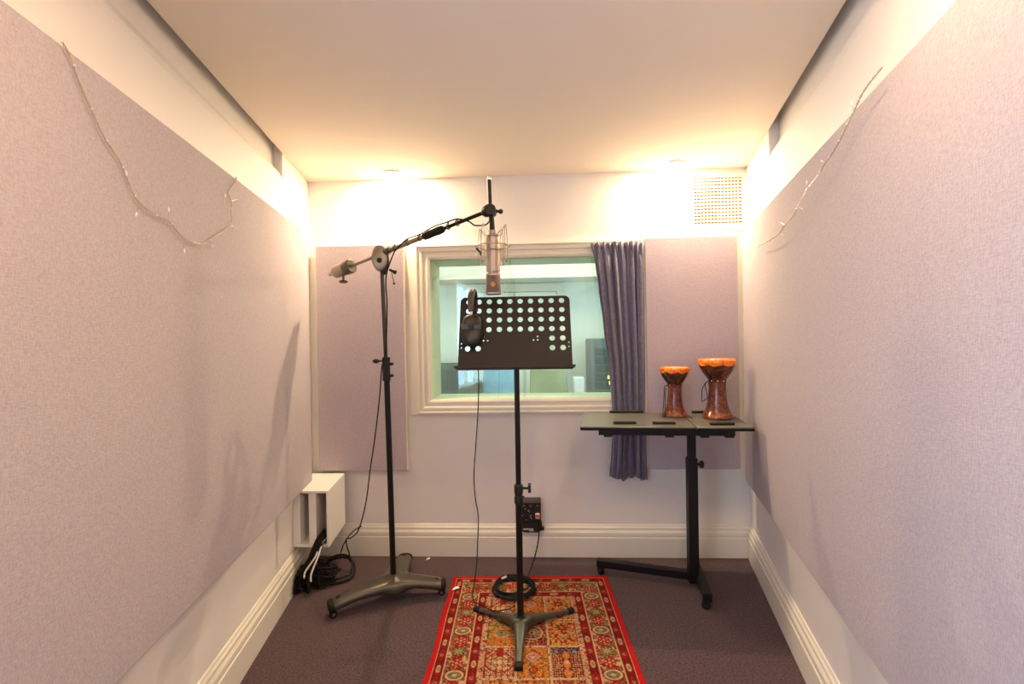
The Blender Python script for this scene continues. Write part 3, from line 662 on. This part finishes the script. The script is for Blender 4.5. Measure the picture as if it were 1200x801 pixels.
b.box((px-.025, c.y-.008, c.z-.10), (px+.025, c.y+.012, c.z-.045)).cyl((px-.035, py, 1.165), (px+.035, py, 1.165), .014).box((px-.012, c.y-.004, 1.150), (px+.012, py+.012, 1.178))
b.build('tilt_bracket', 'black', t)

# ---------------------------------------------------------------- headphones hung over the desk
hx = -.2605
topc = D0+dup_*.320
t = thing('headphones', (hx, topc.y, 1.20), 'dark worn studio headphones hung over the top left of the music stand', 'headphones')
fc = Vector((hx+.001, 0, 0))
yf = lambda z: 1.90+(z-1.10)*math.tan(tilt)      # plate y at height z
# band: arch in the y-z plane over the plate edge
za = 1.345
arch = []
y_f, y_b = yf(za)-.034, yf(za)+.060
for k in range(17):
    a = PI*k/16; arch.append(Vector((hx+.0035*math.cos(a)*-1, (y_f+y_b)/2-(y_b-y_f)/2*math.cos(a), za+.088*math.sin(a)**.9)))
def band(path, hw_, th_):
    b = B(); rings = []
    m_ = len(path)
    for i, p in enumerate(path):
        tg = (path[min(i+1, m_-1)]-path[max(i-1, 0)]).normalized(); nn = Vector((1, 0, 0)); o_ = tg.cross(nn).normalized()
        f_ = .75+.25*math.sin(PI*i/(m_-1)); rings.append([p+nn*hw_*f_*math.copysign(abs(math.cos(q))**.8, math.cos(q))+o_*th_*math.sin(q) for q in [2*PI*k/14 for k in range(14)]])
    return b.loft(rings)
hb = band(arch, .0155, .007).build('headband', 'band', t)
B().tube([p+Vector((.005, 0, .008)) for p in arch[3:14]], .0014, 6).build('band_wire', 'slider', hb)
for front in (1, 0):
    s_ = -1 if front else 1; y0_ = y_f if front else y_b; ymid = lambda z: y0_+(z-za)*math.tan(tilt)
    sl = B(); sl.loft([[Vector((hx-.002+x_, ymid(z_)+y_, z_)) for x_, y_ in ((-.0058, -.0022), (.0058, -.0022), (.0058, .0022), (-.0058, .0022))] for z_ in (1.352, 1.262)])
    sl.build('slider', 'slider', t, smooth=False)
    B().box((hx-.013, ymid(1.352)-.006, 1.338), (hx+.011, ymid(1.352)+.006, 1.354)).build('slider_block', 'blackp', t, bevel=.002)
    # ear cup: tapering egg shell lying parallel to the plate
    out = []
    for x_, z_ in ((-.016, .0), (.016, .0), (.034, -.012), (.0415, -.040), (.0445, -.075), (.041, -.100), (.028, -.122), (.010, -.130), (-.010, -.130), (-.028, -.122), (-.041, -.100), (-.0445, -.075), (-.0415, -.040), (-.034, -.012)): out.append((x_, z_))
    def ringc(off, scl):
        return [Vector((hx+.003+x_*scl, ymid(1.328+z_*1.0)+off, 1.328-.065+(z_+.065)*scl)) for x_, z_ in out]
    sg = -1 if front else 1
    cup = B().loft([ringc(-sg*.024, .80), ringc(-sg*.020, .93), ringc(0, 1.0), ringc(sg*.010, .97), ringc(sg*.018, .82), ringc(sg*.020, .6)]).build('ear_cup', mat('worn_charcoal_shell', (.016, .013, .013), .42, bump=.3, bscale=120, var=.4, vscale=60), t, ang=50)
    B().loft([ringc(-sg*.012, 1.03), ringc(-sg*.026, 1.05), ringc(-sg*.030, .9)]).build('ear_pad', 'rubber', cup)
    yk = ymid(1.275)+sg*.020
    yo = B().box((hx-.040, yk-.004, 1.264), (hx+.045, yk+.006, 1.284)).build('yoke', mat('yoke_plastic', (.035, .028, .025), .4), cup, bevel=.003)
    B().prism([(hx-.012, yk-.005*1-.003, 1.282), (hx+.016, yk-.008, 1.282), (hx+.008, yk-.008, 1.262), (hx+.002, yk-.008, 1.254), (hx-.004, yk-.008, 1.262)], (0, .006, 0)).build('pivot', 'blackp', yo, bevel=.001)
    B().ball((hx+.002, yk-.008, 1.257), .003, 8).build('screw', 'chrome', yo)

# ---------------------------------------------------------------- cables
def cable(name, pts, r, m, label, n=6): return tag(B().tube(cr(pts, n), r, 8).build(name, m), label, 'cable')
cable('headphone_cable', [(-.262, 1.99, 1.205), (-.252, 2.03, 1.15), (-.248, 2.05, 1.05), (-.255, 2.06, .90), (-.266, 2.05, .75), (-.276, 2.05, .62), (-.272, 2.06, .52), (-.262, 2.07, .44), (-.268, 2.09, .33), (-.283, 2.14, .18), (-.305, 2.215, .06), (-.315, 2.24, .014), (-.312, 2.20, .0125), (-.297, 2.15, .013), (-.280, 2.115, .027), (-.240, 2.075, .033), (-.190, 2.030, .040), (-.155, 2.035, .044), (-.120, 2.075, .030), (-.110, 2.13, .014)], .0024, 'rubber',
      'thin black headphone cable hanging from the music stand onto the rug')
def coil(cx, cy, R0, n, r, z0, seed, pile=.012):
    rs = random.Random(seed); pts = []; steps = 36
    for k in range(n*steps+1):
        a = 2*PI*k/steps; lp = k/steps
        R_ = R0*(1+.09*math.sin(lp*2.4+seed)+.03*math.sin(a*2+lp)); pts.append((cx+R_*math.cos(a)+.006*math.sin(lp*3), cy+R_*.98*math.sin(a)+.006*math.cos(lp*2.1), z0+r+pile*(.5+.5*math.sin(lp*1.9+a*.25))+r*(lp % 3)*.9))
    return pts
t = tag(B().tube(coil(-.118, 2.262, .092, 7, .0045, .010, 3), .0042, 8).build('coiled_cable', 'rubber'), 'coiled black audio cable lying on the rug behind the music stand', 'cable')
B().cyl((-.185, 2.325, .030), (-.160, 2.340, .034), .0075).build('connector', 'chrome', t)
cable('audio_cable', [(.004, 2.585, .262), (.006, 2.568, .235), (.008, 2.56, .19), (.002, 2.53, .13), (-.018, 2.47, .07), (-.040, 2.40, .040), (-.052, 2.34, .034), (-.06, 2.31, .030)], .0034, 'rubber', 'short black cable dropping from the wall socket box to the coil')
# microphone cable along the boom and down the stand
o = Vector((0, -.004, .016)); side = Vector((.018, -.014, 0))
cable('microphone_cable', [(mx-.012, my-.004, 1.70), (mx-.03, my+.01, 1.690), (mx-.075, my+.035, 1.695), TIP-bd*.10+Vector((0, -.004, -.012)), CL+bd*.46+o, CL+bd*.40+o*1.3, CL+bd*.33+o*1.5, CL+bd*.245+o, CL+bd*.17+o*1.1, CL+bd*.13+Vector((0, -.012, 0)), CL+bd*.09+Vector((0, -.012, -.02)), CL+Vector((.035, -.03, -.09)), CL+Vector((.024, -.018, -.15)), (-.690, 2.175, 1.40), (-.694, 2.172, 1.25), (-.702, 2.170, 1.155), (-.728, 2.20, 1.10), (-.765, 2.28, .98), (-.795, 2.33, .86), (-.828, 2.36, .70), (-.855, 2.37, .56), (-.878, 2.38, .42), (-.905, 2.385, .31), (-.935, 2.39, .235), (-.975, 2.40, .200), (-1.00, 2.41, .192), (-1.005, 2.42, .15), (-1.0, 2.44, .10), (-1.0, 2.45, .05)], .0032, 'rubber',
      'black microphone cable running along the boom, hanging down to the corner')

# ---------------------------------------------------------------- white slotted box in the back left corner
BX0, BX1, BY0, BY1, BZ0, BZ1 = -1.222, -1.040, 2.288, 2.606, .200, .482
t = thing('slotted_wall_box', ((BX0+BX1)/2, 2.45, BZ0), 'white slotted wooden box sitting on the baseboard in the left back corner', 'box')
sk = .045    # the box leans with the left wall towards the back
def slab(x0, x1, y0, y1, z0, z1):
    k0, k1 = sk*(y0-BY0)/.32, sk*(y1-BY0)/.32
    return B().prism([(x0-k0, y0, z0), (x1-k0, y0, z0), (x1-k1, y1, z0), (x0-k1, y1, z0)], (0, 0, z1-z0))
BY1 = 2.598
slab(BX0, BX1, BY0, BY1, BZ1-.012, BZ1).build('top_board', 'wall', t, bevel=.001)
slab(BX0, BX1, BY0, BY1, BZ0, BZ0+.014).build('bottom_board', 'wall', t, bevel=.001)
slab(BX1-.011, BX1, BY0, BY1, BZ0+.014, BZ1-.012).build('side_board', 'wall', t, bevel=.001)
slab(BX0, BX0+.036, BY0+.004, BY1, BZ0+.014, BZ1-.012).build('side_board', 'wall', t, bevel=.001)
slab(BX0+.080, BX0+.118, BY0+.004, BY1, BZ0+.014, BZ1-.012).build('divider', 'wall', t, bevel=.001)
slab(BX0+.037, BX1-.012, BY1-.012, BY1, BZ0+.014, BZ1-.012).build('shade_board', 'dark', t)  # near-black colour stands in for the shade deep in the slots
def clampx(pts, n=6, curve=True):
    out = cr(pts, n) if curve else [Vector(p) for p in pts]
    return [Vector((max(p.x, lx(p.y, .030)), p.y, p.z)) for p in out]
# cable tangle: loops you could not count, plus white tails
rs = random.Random(5); b = B()
for k in range(24):
    x0 = BX0+.138+rs.uniform(-.010, .022); zt = .225+rs.uniform(0, .07)
    xx = -1.150+rs.uniform(-.05, .075); yy = 2.225+rs.uniform(-.03, .05)
    b.tube(clampx([(x0-.01, 2.36, BZ0+.022+k*.0019), (x0, 2.30, BZ0+.020+k*.0021), (x0-.004, 2.262, BZ0+.012+k*.0016), (x0+(xx-x0)*.4, 2.245, .15), (xx, yy+.01, .075), (xx-.01+rs.uniform(-.02, .02), yy, .02), (xx+rs.uniform(-.05, .05), yy+.05, .010)], 6), .0038, 7)
for k in range(19):
    cx, cy = -1.125+rs.uniform(-.015, .05), 2.315+rs.uniform(-.03, .03); R_ = rs.uniform(.045, .085); ph = rs.uniform(0, 6)
    b.tube(clampx([(cx+R_*1.05*math.cos(a+ph), cy+R_*.75*math.sin(a+ph), (.008+k*.0052)+.012*math.sin(a*2+k)) for a in [2*PI*i/30 for i in range(34)]], curve=False), .0042, 7)
tag(b.build('cable_tangle', 'rubber'), 'heap of tangled black cables spilling from the slotted box', 'cables', kind='stuff')
b = B()
for k in range(2):
    cx, cy = -1.060, 2.385; R_ = .105-.012*k
    b.tube([(cx+R_*math.cos(a), cy+R_*(.80+.05*k)*math.sin(a), .012+.016*k+.055*max(0, math.sin(a+.2))) for a in [2*PI*i/48 for i in range(48)]], .0058, 8, closed=True)
tag(b.build('thick_cable_coil', 'rubber'), 'thick black cable coil on the carpet beside the tangled heap', 'cable')
for k, lab in enumerate(('white cable tail hanging over the black cable heap, longer right one', 'white cable tail hanging over the black cable heap, shorter left one')):
    x0 = BX0+.150-.012*k
    tag(B().tube(cr([(x0+.008, 2.33, .236), (x0+.006, 2.272, .228), (x0, 2.240, .18), (x0-.016-.02*k, 2.205, .12), (x0-.018-.02*k, 2.195, .095), (x0-.016-.02*k, 2.192, .078+.025*k)], 6), .0042, 7).build('white_cable', 'whitecable'), lab, 'cable', )
cable('cable_end', [(-1.03, 2.40, .12), (-1.02, 2.42, .16), (-1.0, 2.455, .195), (-.975, 2.48, .215), (-.955, 2.50, .222)], .0034, 'rubber', 'short stub of black cable curving up before the back baseboard')

# ---------------------------------------------------------------- wall socket box
t = thing('socket_box', (-.035, D-.02, .158), 'black wall socket box with red and white plug above the back baseboard', 'socket box')
B().box((-.094, D-.060, .205), (.020, D-.001, .330)).build('housing', mat('socket_black', (.012, .011, .012), .35), t, bevel=.003)
B().box((-.094, D-.062, .318), (.020, D-.0595, .3325)).build('top_lip', mat('lip_grey', (.16, .12, .11), .4, .5), t)
B().prism([(-.100, D-.062, .205), (.026, D-.062, .205), (.020, D-.062, .165), (.0, D-.062, .155), (-.07, D-.062, .155), (-.094, D-.062, .165)], (0, .036, 0)).build('lower_guard', mat('guard_black', (.015, .014, .015), .4), t)
B().box((.018, D-.068, .170), (.036, D-.030, .178), None).build('bracket', 'black', t)
b = B(); rs = random.Random(2)
for x in (-.074, -.037, .0):
    for z in (.298, .245): B().lathe([(.010, 0), (.010, -.003), (.007, -.003), (.007, 0)], (x, D-.060, z), (0, 1, 0), 16).build('socket', mat('socket_ring', (.05, .05, .05), .3, .6), t)
b = B()
for x, z in ((-.074, .303), (-.037, .303), (.0, .303), (-.066, .286), (-.05, .277), (-.045, .272), (-.082, .250), (-.037, .248), (-.062, .226), (-.036, .238), (-.031, .232)): b.box((x-.0022, D-.0646, z-.0014), (x+.0022, D-.0628, z+.0014))
b.build('worn_markings', 'white', t, smooth=False)
b = B()
for i in range(9): b.box((-.078+i*.0062, D-.0640, .1705), (-.0735+i*.0062, D-.0622, .1770))
for i in range(4): b.box((-.045+i*.0062, D-.0640, .1625), (-.0405+i*.0062, D-.0622, .1675))
b.build('worn_lettering', 'whitecable', t, smooth=False)
pl = B().cyl((0, D-.060, .247), (.002, D-.082, .258), .010).box((-.011, D-.090, .238), (.013, D-.068, .266)).build('plug', mat('plug_grey', (.55, .42, .40), .4), t, bevel=.003)
B().box((-.008, D-.0925, .254), (.000, D-.0895, .264)).box((.003, D-.0925, .250), (.010, D-.0895, .262)).box((-.008, D-.0925, .240), (-.002, D-.0895, .246)).build('red_marks', 'red', pl, smooth=False)

# ---------------------------------------------------------------- vent
t = thing('air_vent', (1.02, D, 1.80), 'square cream louvred air vent high on the back wall', 'vent')
vx0, vx1, vz0, vz1 = .890, 1.150, 1.832, 2.094
b = B(); yv = D-.014
for lo, hi in (((vx0-.024, yv, vz0-.030), (vx0, D-.001, vz1+.028)), ((vx1, yv, vz0-.030), (vx1+.024, D-.001, vz1+.028)), ((vx0, yv, vz0-.030), (vx1, D-.001, vz0)), ((vx0, yv, vz1), (vx1, D-.001, vz1+.028))): b.box(lo, hi)
b.build('frame', 'ventw', t, smooth=False)
B().box((vx0, D-.003, vz0), (vx1, D-.001, vz1)).build('backing', mat('vent_shadow_grey', (.30, .24, .19), .8), t, smooth=False)
nl = 14; pz = (vz1-vz0)/nl
for i in range(nl):
    z = vz0+i*pz
    B().prism([(vx0, D-.012, z+.001), (vx0, D-.005, z+.0125), (vx0, D-.004, z+.0125), (vx0, D-.0105, z+.0005)], (vx1-vx0, 0, 0)).build('louvre', 'ventw', t, smooth=False)
b = B()
for i in range(1, 14): x = vx0+i*(vx1-vx0)/14; b.box((x-.0035, D-.0045, vz0), (x+.0035, D-.003, vz1))
b.build('rear_grid', 'ventw', t, smooth=False)

# ---------------------------------------------------------------- curtain and its track
nu_, nv_ = 220, 60
zt, zb = 1.742, .452
def lerp(tab, z):
    for (z0, x0), (z1, x1) in zip(tab, tab[1:]):
        if z >= z1: f_ = (z-z1)/(z0-z1); f_ = f_*f_*(3-2*f_)*.5+f_*.5; return x1+(x0-x1)*f_
    return tab[-1][1]
XLt = [(1.742, .316), (1.66, .330), (1.50, .348), (1.30, .372), (1.05, .400), (.83, .413), (.70, .412), (.60, .405), (.452, .392)]
XRt = [(1.742, .606), (1.50, .604), (1.0, .604), (.83, .600), (.452, .609)]
rs = random.Random(11); ph = [rs.uniform(0, 6.28) for _ in range(8)]
vs = []
for j in range(nv_):
    fz = j/(nv_-1); z = zt+(zb-zt)*fz; xl, xr = lerp(XLt, z), lerp(XRt, z)
    head = max(0, 1-(zt-z)/.11)
    for i in range(nu_):
        u = i/(nu_-1)
        uw = u+.012*math.sin(u*9+ph[0]+fz*1.5)+.008*math.sin(u*21+ph[1])
        a1 = math.sin(2*PI*6.5*uw+.5*math.sin(fz*3+ph[2])); a1 = math.copysign(abs(a1)**.8, a1)
        fold = .017*a1*(.65+.35*math.sin(u*13+ph[3]+fz*2))+.0045*math.sin(2*PI*12.3*uw+ph[4]+fz*2.3)*(1-.3*fz)+.0012*math.sin(2*PI*29*u+fz*6+ph[5])
        hd_ = .011*math.sin(2*PI*10*u+ph[6]+1.2*math.sin(u*7))+.003*math.sin(2*PI*23*u)
        y = 2.592+fold*(1-head)+hd_*head
        xs = .006*math.cos(2*PI*6.5*uw)*(1-head)
        zz = z+(.006*math.sin(2*PI*6.5*u+ph[7])+.004*math.sin(u*60))*(1 if j == 0 else 0)
        if fz > .9: zz += (.010*math.sin(u*11+1)+.006*math.sin(u*29))*(fz-.9)/.1
        vs.append((xl+(xr-xl)*u+xs, min(y, 2.612), zz))
b = B(); b.add(vs, [(j*nu_+i, j*nu_+i+1, (j+1)*nu_+i+1, (j+1)*nu_+i) for j in range(nv_-1) for i in range(nu_-1)])
cu_ = b.build('curtain', 'curtain', ang=180)
md = cu_.modifiers.new('thick', 'SOLIDIFY'); md.thickness = .0018
tag(cu_, 'slate purple gathered curtain hanging at the right of the window', 'curtain')
t = thing('curtain_rail', (.46, 2.635, 1.735), 'thin white curtain rail with hooks above the gathered curtain', 'curtain rail')
B().box((.300, 2.618, 1.728), (.611, 2.634, 1.742)).box((.33, 2.630, 1.735), (.35, D, 1.742)).box((.57, 2.630, 1.735), (.59, D, 1.742)).build('rail', 'white', t, bevel=.001)
for i in range(6):
    x = .335+i*.05; B().tube([(x, 2.622, 1.742), (x, 2.618, 1.752), (x+.006, 2.600, 1.752), (x+.006, 2.592, 1.738)], .0022, 6, sm=1).build('hook', 'white', t)

# ---------------------------------------------------------------- split top laptop table
TZ = .82
FL_, FR_, BR_, BL_ = Vector((.200, 2.148, TZ)), Vector((.957, 2.098, TZ)), Vector((1.012, 2.498, TZ)), Vector((.252, 2.552, TZ))
t = thing('laptop_table', (.752, 2.33, 0), 'grey split-top rolling table with single black column by the right panel', 'table')
def tp(u, v, z=0): return FL_.lerp(FR_, u).lerp(BL_.lerp(BR_, u), v)+Vector((0, 0, z))
th = .014
for u0_, u1_ in ((0, .672), (.677, 1)):
    lf = B().prism([tp(u0_, 0, -th), tp(u1_, 0, -th), tp(u1_, 1, -th), tp(u0_, 1, -th)], (0, 0, th)).build('top_leaf', 'tabletop', t, bevel=.004)
    B().prism([tp(u0_+.002, -.004, -th-.004), tp(u1_-.002, -.004, -th-.004), tp(u1_-.002, .006, -th-.004), tp(u0_+.002, .006, -th-.004)], (0, 0, .013)).build('edge_band', 'rubber', lf, bevel=.001)
for u0_, u1_, v0_ in ((.200, .338, .155), (.435, .570, .150), (.765, .905, .11)):
    B().prism([tp(u0_, v0_, 0), tp(u1_, v0_, 0), tp(u1_, v0_+.05, 0), tp(u0_, v0_+.05, 0)], (0, 0, .012)).build('stop_ledge', 'blackp', t, bevel=.003)
for u0_, u1_ in ((.19, .42), (.745, .84)):
    B().prism([tp(u0_, .965, 0), tp(u1_, .965, 0), tp(u1_, .995, 0), tp(u0_, .995, 0)], (0, 0, .013)).build('stop_ledge', 'blackp', t, bevel=.003)
b = B()
for v0_ in (.06, .62): b.prism([tp(.11, v0_, -.044), tp(.90, v0_, -.044), tp(.90, v0_+.07, -.044), tp(.11, v0_+.07, -.044)], (0, 0, .028))
for u0_ in (.14, .50, .70, .84): b.prism([tp(u0_, .03, -.050), tp(u0_+.05, .03, -.050), tp(u0_+.05, .72, -.050), tp(u0_, .72, -.050)], (0, 0, .035))
b.build('under_frame', 'tabledark', t, bevel=.002)
cx, cy = .752, 2.315
B().box((cx-.017, cy-.018, .60), (cx+.017, cy+.018, TZ-.045)).build('inner_column', 'tabledark', t, bevel=.003)
ct = B().box((cx-.023, cy-.024, .03), (cx+.023, cy+.024, .635)).build('column', 'tabledark', t, bevel=.004)
B().cyl((cx+.02, cy-.012, .605), (cx+.046, cy-.018, .605), .007).lathe([(.014, 0), (.018, .004), (.018, .014), (.012, .018)], (cx+.034, cy-.014, .605), (1, -.1, 0), 20).build('clamp_knob', 'blackp', ct)
def bar(p, q, hw_, z0, z1): 
    p, q = Vector(p), Vector(q); d = (q-p).normalized(); s_ = Vector((-d.y, d.x, 0))*hw_
    return B().prism([Vector((*(p-s_).xy, z0)), Vector((*(q-s_).xy, z0)), Vector((*(q+s_).xy, z0)), Vector((*(p+s_).xy, z0))], (0, 0, z1-z0))
A0, A1, A2, A3 = (.305, 2.452, 0), (cx, cy+.01, 0), (.80, 2.515, 0), (.748, 2.135, 0)
A3 = (.752, 2.12, 0)
bar(A0, A1, .018, .038, .078).build('foot_bar', 'tabledark', t, bevel=.004)
bar((.815, 2.53, 0), A3, .020, .038, .080).build('cross_foot', 'tabledark', t, bevel=.004)
for (x, y), a in (((.325, 2.442), .2), ((.752, 2.142), 1.2), ((.811, 2.51), 1.4)):
    d = Vector((math.cos(a), math.sin(a), 0)); c = Vector((x, y, .019))
    w_ = B().cyl(c-d*.014, c-d*.004, .019).cyl(c+d*.004, c+d*.014, .019).build('caster', 'rubber', t)
    B().cyl(c, c+Vector((0, 0, .022)), .006).cyl(c-d*.016, c+d*.016, .006).build('caster_fork', 'blackp', w_)

# ---------------------------------------------------------------- two goblet drums
def marble(name, c1, c2, c3, sc_=38):
    m, nt, b_ = nodes(name); b_.inputs['Roughness'].default_value = .16; b_.inputs['Coat Weight'].default_value = .5
    tc = nt.nodes.new('ShaderNodeTexCoord'); n = nt.nodes.new('ShaderNodeTexNoise'); n.inputs['Scale'].default_value = sc_; n.inputs['Detail'].default_value = 6; n.inputs['Distortion'].default_value = 1.2
    r = nt.nodes.new('ShaderNodeValToRGB'); e_ = r.color_ramp.elements; e_[0].position = .36; e_[0].color = (*c1, 1); e_[1].position = .66; e_[1].color = (*c3, 1)
    k = e_.new(.5); k.color = (*c2, 1)
    nt.links.new(tc.outputs['Object'], n.inputs['Vector']); nt.links.new(n.outputs[0], r.inputs[0]); nt.links.new(r.outputs[0], b_.inputs['Base Color']); return m
m_rim = marble('amber_marbled_lacquer', (.75, .11, .006), (.98, .24, .010), (1, .36, .03), 60)
m_bowl = marble('dark_brown_lacquer', (.030, .006, .004), (.085, .014, .006), (.17, .032, .007), 22)
m_stem = marble('red_brown_lacquer', (.085, .016, .008), (.15, .030, .010), (.25, .060, .014), 60)
m_foot = marble('amber_brown_lacquer', (.13, .025, .008), (.28, .065, .012), (.50, .17, .03), 60)
m_skin = mat('cream_drum_skin', (.75, .48, .25), .5)
def drum(x, y, R_, H, label, cordpts):
    z = TZ+.0005; t = thing('goblet_drum', (x, y, z), label, 'drum')
    k, hh = R_/.072, H/.25
    P = lambda prof: [(r*k, h*hh) for r, h in prof]
    B().lathe(P([(.054, 0), (.060, .003), (.060, .008), (.054, .018), (.049, .028)]), (x, y, z)).build('foot', m_foot, t)
    B().lathe(P([(.049, .0281), (.043, .045), (.0385, .065), (.036, .09), (.0345, .115), (.034, .140), (.035, .152)]), (x, y, z)).build('stem', m_stem, t)
    # faceted bowl: eight soft petals with scalloped upper line
    n = 96; rings = []
    for r, h in P([(.035, .1525), (.037, .158), (.036, .163), (.043, .172), (.053, .187), (.062, .203), (.068, .218), (.070, .232)]):
        f_ = min(1, max(0, (h/hh-.165)/.02)); 
        rings.append([Vector((x+math.cos(a)*r*(1+.022*f_*abs(math.cos(4*a+.3))), y+math.sin(a)*r*(1+.022*f_*abs(math.cos(4*a+.3))), z+h)) for a in [2*PI*i/n for i in range(n)]])
    bowl = B().loft(rings).build('bowl', m_bowl, t, ang=60)
    b = B()
    for i in range(10):
        a = 2*PI*i/10; b.ball((x+math.cos(a)*.0375*k, y+math.sin(a)*.0375*k, z+.158*hh), .0032*k, 8)
    b.build('waist_studs', 'chrome' if R_ > .08 else m_foot, bowl)
    rings = []
    for i_, (r, h) in enumerate(P([(.0708, .224), (.0735, .230), (.0745, .238), (.0735, .245), (.069, .2495), (.0635, .250), (.062, .247)])):
        rings.append([Vector((x+math.cos(a)*r, y+math.sin(a)*r, z+h-(.008*hh*abs(math.sin(4*a+.3)) if i_ == 0 else 0)+(.004*hh if i_ == 0 else 0))) for a in [2*PI*i/n for i in range(n)]])
    B().loft(rings, cap=False).build('rim', m_rim, t, ang=60)
    B().cyl((x, y, z+.240*hh), (x, y, z+.2465*hh), .064*k, n=48).build('skin', m_skin, t)
    B().tube(cr(cordpts, 6), .0019, 6).build('cord', 'rubber', t)
drum(.708, 2.424, .071, .248, 'smaller glossy orange-brown goblet drum, left one on the table',
     [(.672, 2.408, .975), (.652, 2.400, .972), (.648, 2.398, .93), (.643, 2.398, .87), (.640, 2.398, .826), (.652, 2.40, .824), (.652, 2.400, .87), (.655, 2.401, .93), (.658, 2.402, .965)])
drum(.897, 2.362, .087, .290, 'larger glossy red-brown goblet drum, right one on the table beside the wall panel',
     [(.850, 2.35, 1.005), (.832, 2.34, .992), (.815, 2.336, .965), (.812, 2.335, .93), (.812, 2.335, .905), (.828, 2.334, .912), (.840, 2.336, .922), (.836, 2.338, .95), (.831, 2.340, .985), (.846, 2.348, 1.002)])

# ---------------------------------------------------------------- fairy lights on both side panels
FLp = [(-0.896, 0.859, 1.803), (-0.9, 0.877, 1.788), (-0.904, 0.9, 1.747), (-0.912, 0.941, 1.696), (-0.918, 0.971, 1.663), (-0.925, 1.01, 1.636), (-0.93, 1.04, 1.593), (-0.938, 1.078, 1.56), (-0.95, 1.145, 1.547), (-0.959, 1.192, 1.547), (-0.973, 1.265, 1.517), (-0.99, 1.359, 1.522), (-1.001, 1.416, 1.551), (-1.025, 1.543, 1.622), (-1.026, 1.549, 1.667), (-1.027, 1.556, 1.706), (-1.022, 1.529, 1.731), (-1.034, 1.59, 1.787), (-1.038, 1.60, 1.806)]
TLp = [[(-0.934, 1.073, 1.559), (-0.932, 1.061, 1.53)], [(-0.955, 1.187, 1.546), (-0.955, 1.188, 1.573)], [(-0.969, 1.26, 1.516), (-0.969, 1.259, 1.483)], [(-0.995, 1.401, 1.542), (-0.998, 1.414, 1.527)], [(-1.021, 1.537, 1.62), (-1.028, 1.577, 1.619)], [(-1.023, 1.549, 1.704), (-1.046, 1.673, 1.762)], [(-1.014, 1.498, 1.679), (-1.015, 1.504, 1.707)], [(-0.927, 1.036, 1.591), (-0.925, 1.028, 1.611)]]
FRp = [(0.729, 1.00, 1.765), (0.744, 1.072, 1.757), (0.757, 1.13, 1.734), (0.767, 1.171, 1.717), (0.776, 1.209, 1.702), (0.787, 1.257, 1.688), (0.799, 1.309, 1.681), (0.813, 1.366, 1.666), (0.832, 1.449, 1.656), (0.853, 1.54, 1.627), (0.864, 1.584, 1.61), (0.887, 1.683, 1.604), (0.901, 1.745, 1.591), (0.934, 1.884, 1.592), (0.983, 2.093, 1.606)]
TRp = [[(0.753, 1.123, 1.731), (0.755, 1.131, 1.756)], [(0.795, 1.301, 1.678), (0.799, 1.319, 1.691)], [(0.827, 1.44, 1.653), (0.827, 1.44, 1.672)], [(0.848, 1.53, 1.625), (0.825, 1.432, 1.586)], [(0.881, 1.672, 1.602), (0.899, 1.749, 1.633)], [(0.896, 1.735, 1.589), (0.883, 1.68, 1.566)], [(0.928, 1.873, 1.589), (0.941, 1.929, 1.623)], [(0.896, 1.735, 1.589), (0.865, 1.604, 1.537)]]
def fairy(pts, twigs, off, label, cx_):
    P = [Vector(p)+Vector(off) for p in cr(pts, 10)]
    t = thing('fairy_lights', P[0], label, 'string lights')
    b = B()
    for s_ in (0, PI):
        path = []
        for i, p in enumerate(P):
            tg = (P[min(i+1, len(P)-1)]-P[max(0, i-1)]).normalized(); a_ = tg.orthogonal().normalized(); b2 = tg.cross(a_); q_ = i*1.1+s_
            path.append(p+(a_*math.cos(q_)+b2*math.sin(q_))*.0016)
        b.tube(path, .0009, 5)
    b.build('twisted_wire', 'wire', t)
    for tw in twigs:
        p, q_ = Vector(tw[0])+Vector(off), Vector(tw[1])+Vector(off); q_ = p+(q_-p)*min(1, .045/((q_-p).length+1e-6)); 
        lp = B().tube([p, p.lerp(q_, .5)+Vector((0, 0, .002)), q_], .0009, 5).build('bulb_stem', 'wire', t)
        d = (q_-p).normalized(); B().lathe([(.0014, -.004), (.0026, 0), (.0024, .006), (.0008, .009)], q_, d, 10).build('bulb', 'bulb', lp)
    for i in range(14, len(P)-8, 13): B().ball(P[i]+Vector((cx_*.002, 0, 0)), .0026, 8).build('bulb', 'bulb', t)
fairy(FLp, TLp, (.002, 0, 0), 'thin fairy light string drooping from the top edge of the left panel', 1)
fairy(FRp, TRp, (-.010, 0, 0), 'thin fairy light string hanging across the upper right panel', -1)
# scrap of white paper by the mic stand wheel on the rug edge and a bit by the wall
for (x, y, z), s_, lab in (((-.405, 2.255, .014), .022, 'small white paper scrap on the rug corner beside the stand wheel'), ((-.615, 2.585, .002), .014, 'tiny white paper crumb on the carpet by the back baseboard')):
    tag(B().prism([(x-s_*.6, y-s_*.5, z), (x+s_, y+s_*.2, z+.004), (x+s_*.5, y+s_*.7, z+.008), (x-s_*.3, y+s_*.3, z+.003)], (0, 0, .0015)).build('paper_scrap', 'white', smooth=False), lab, 'paper')
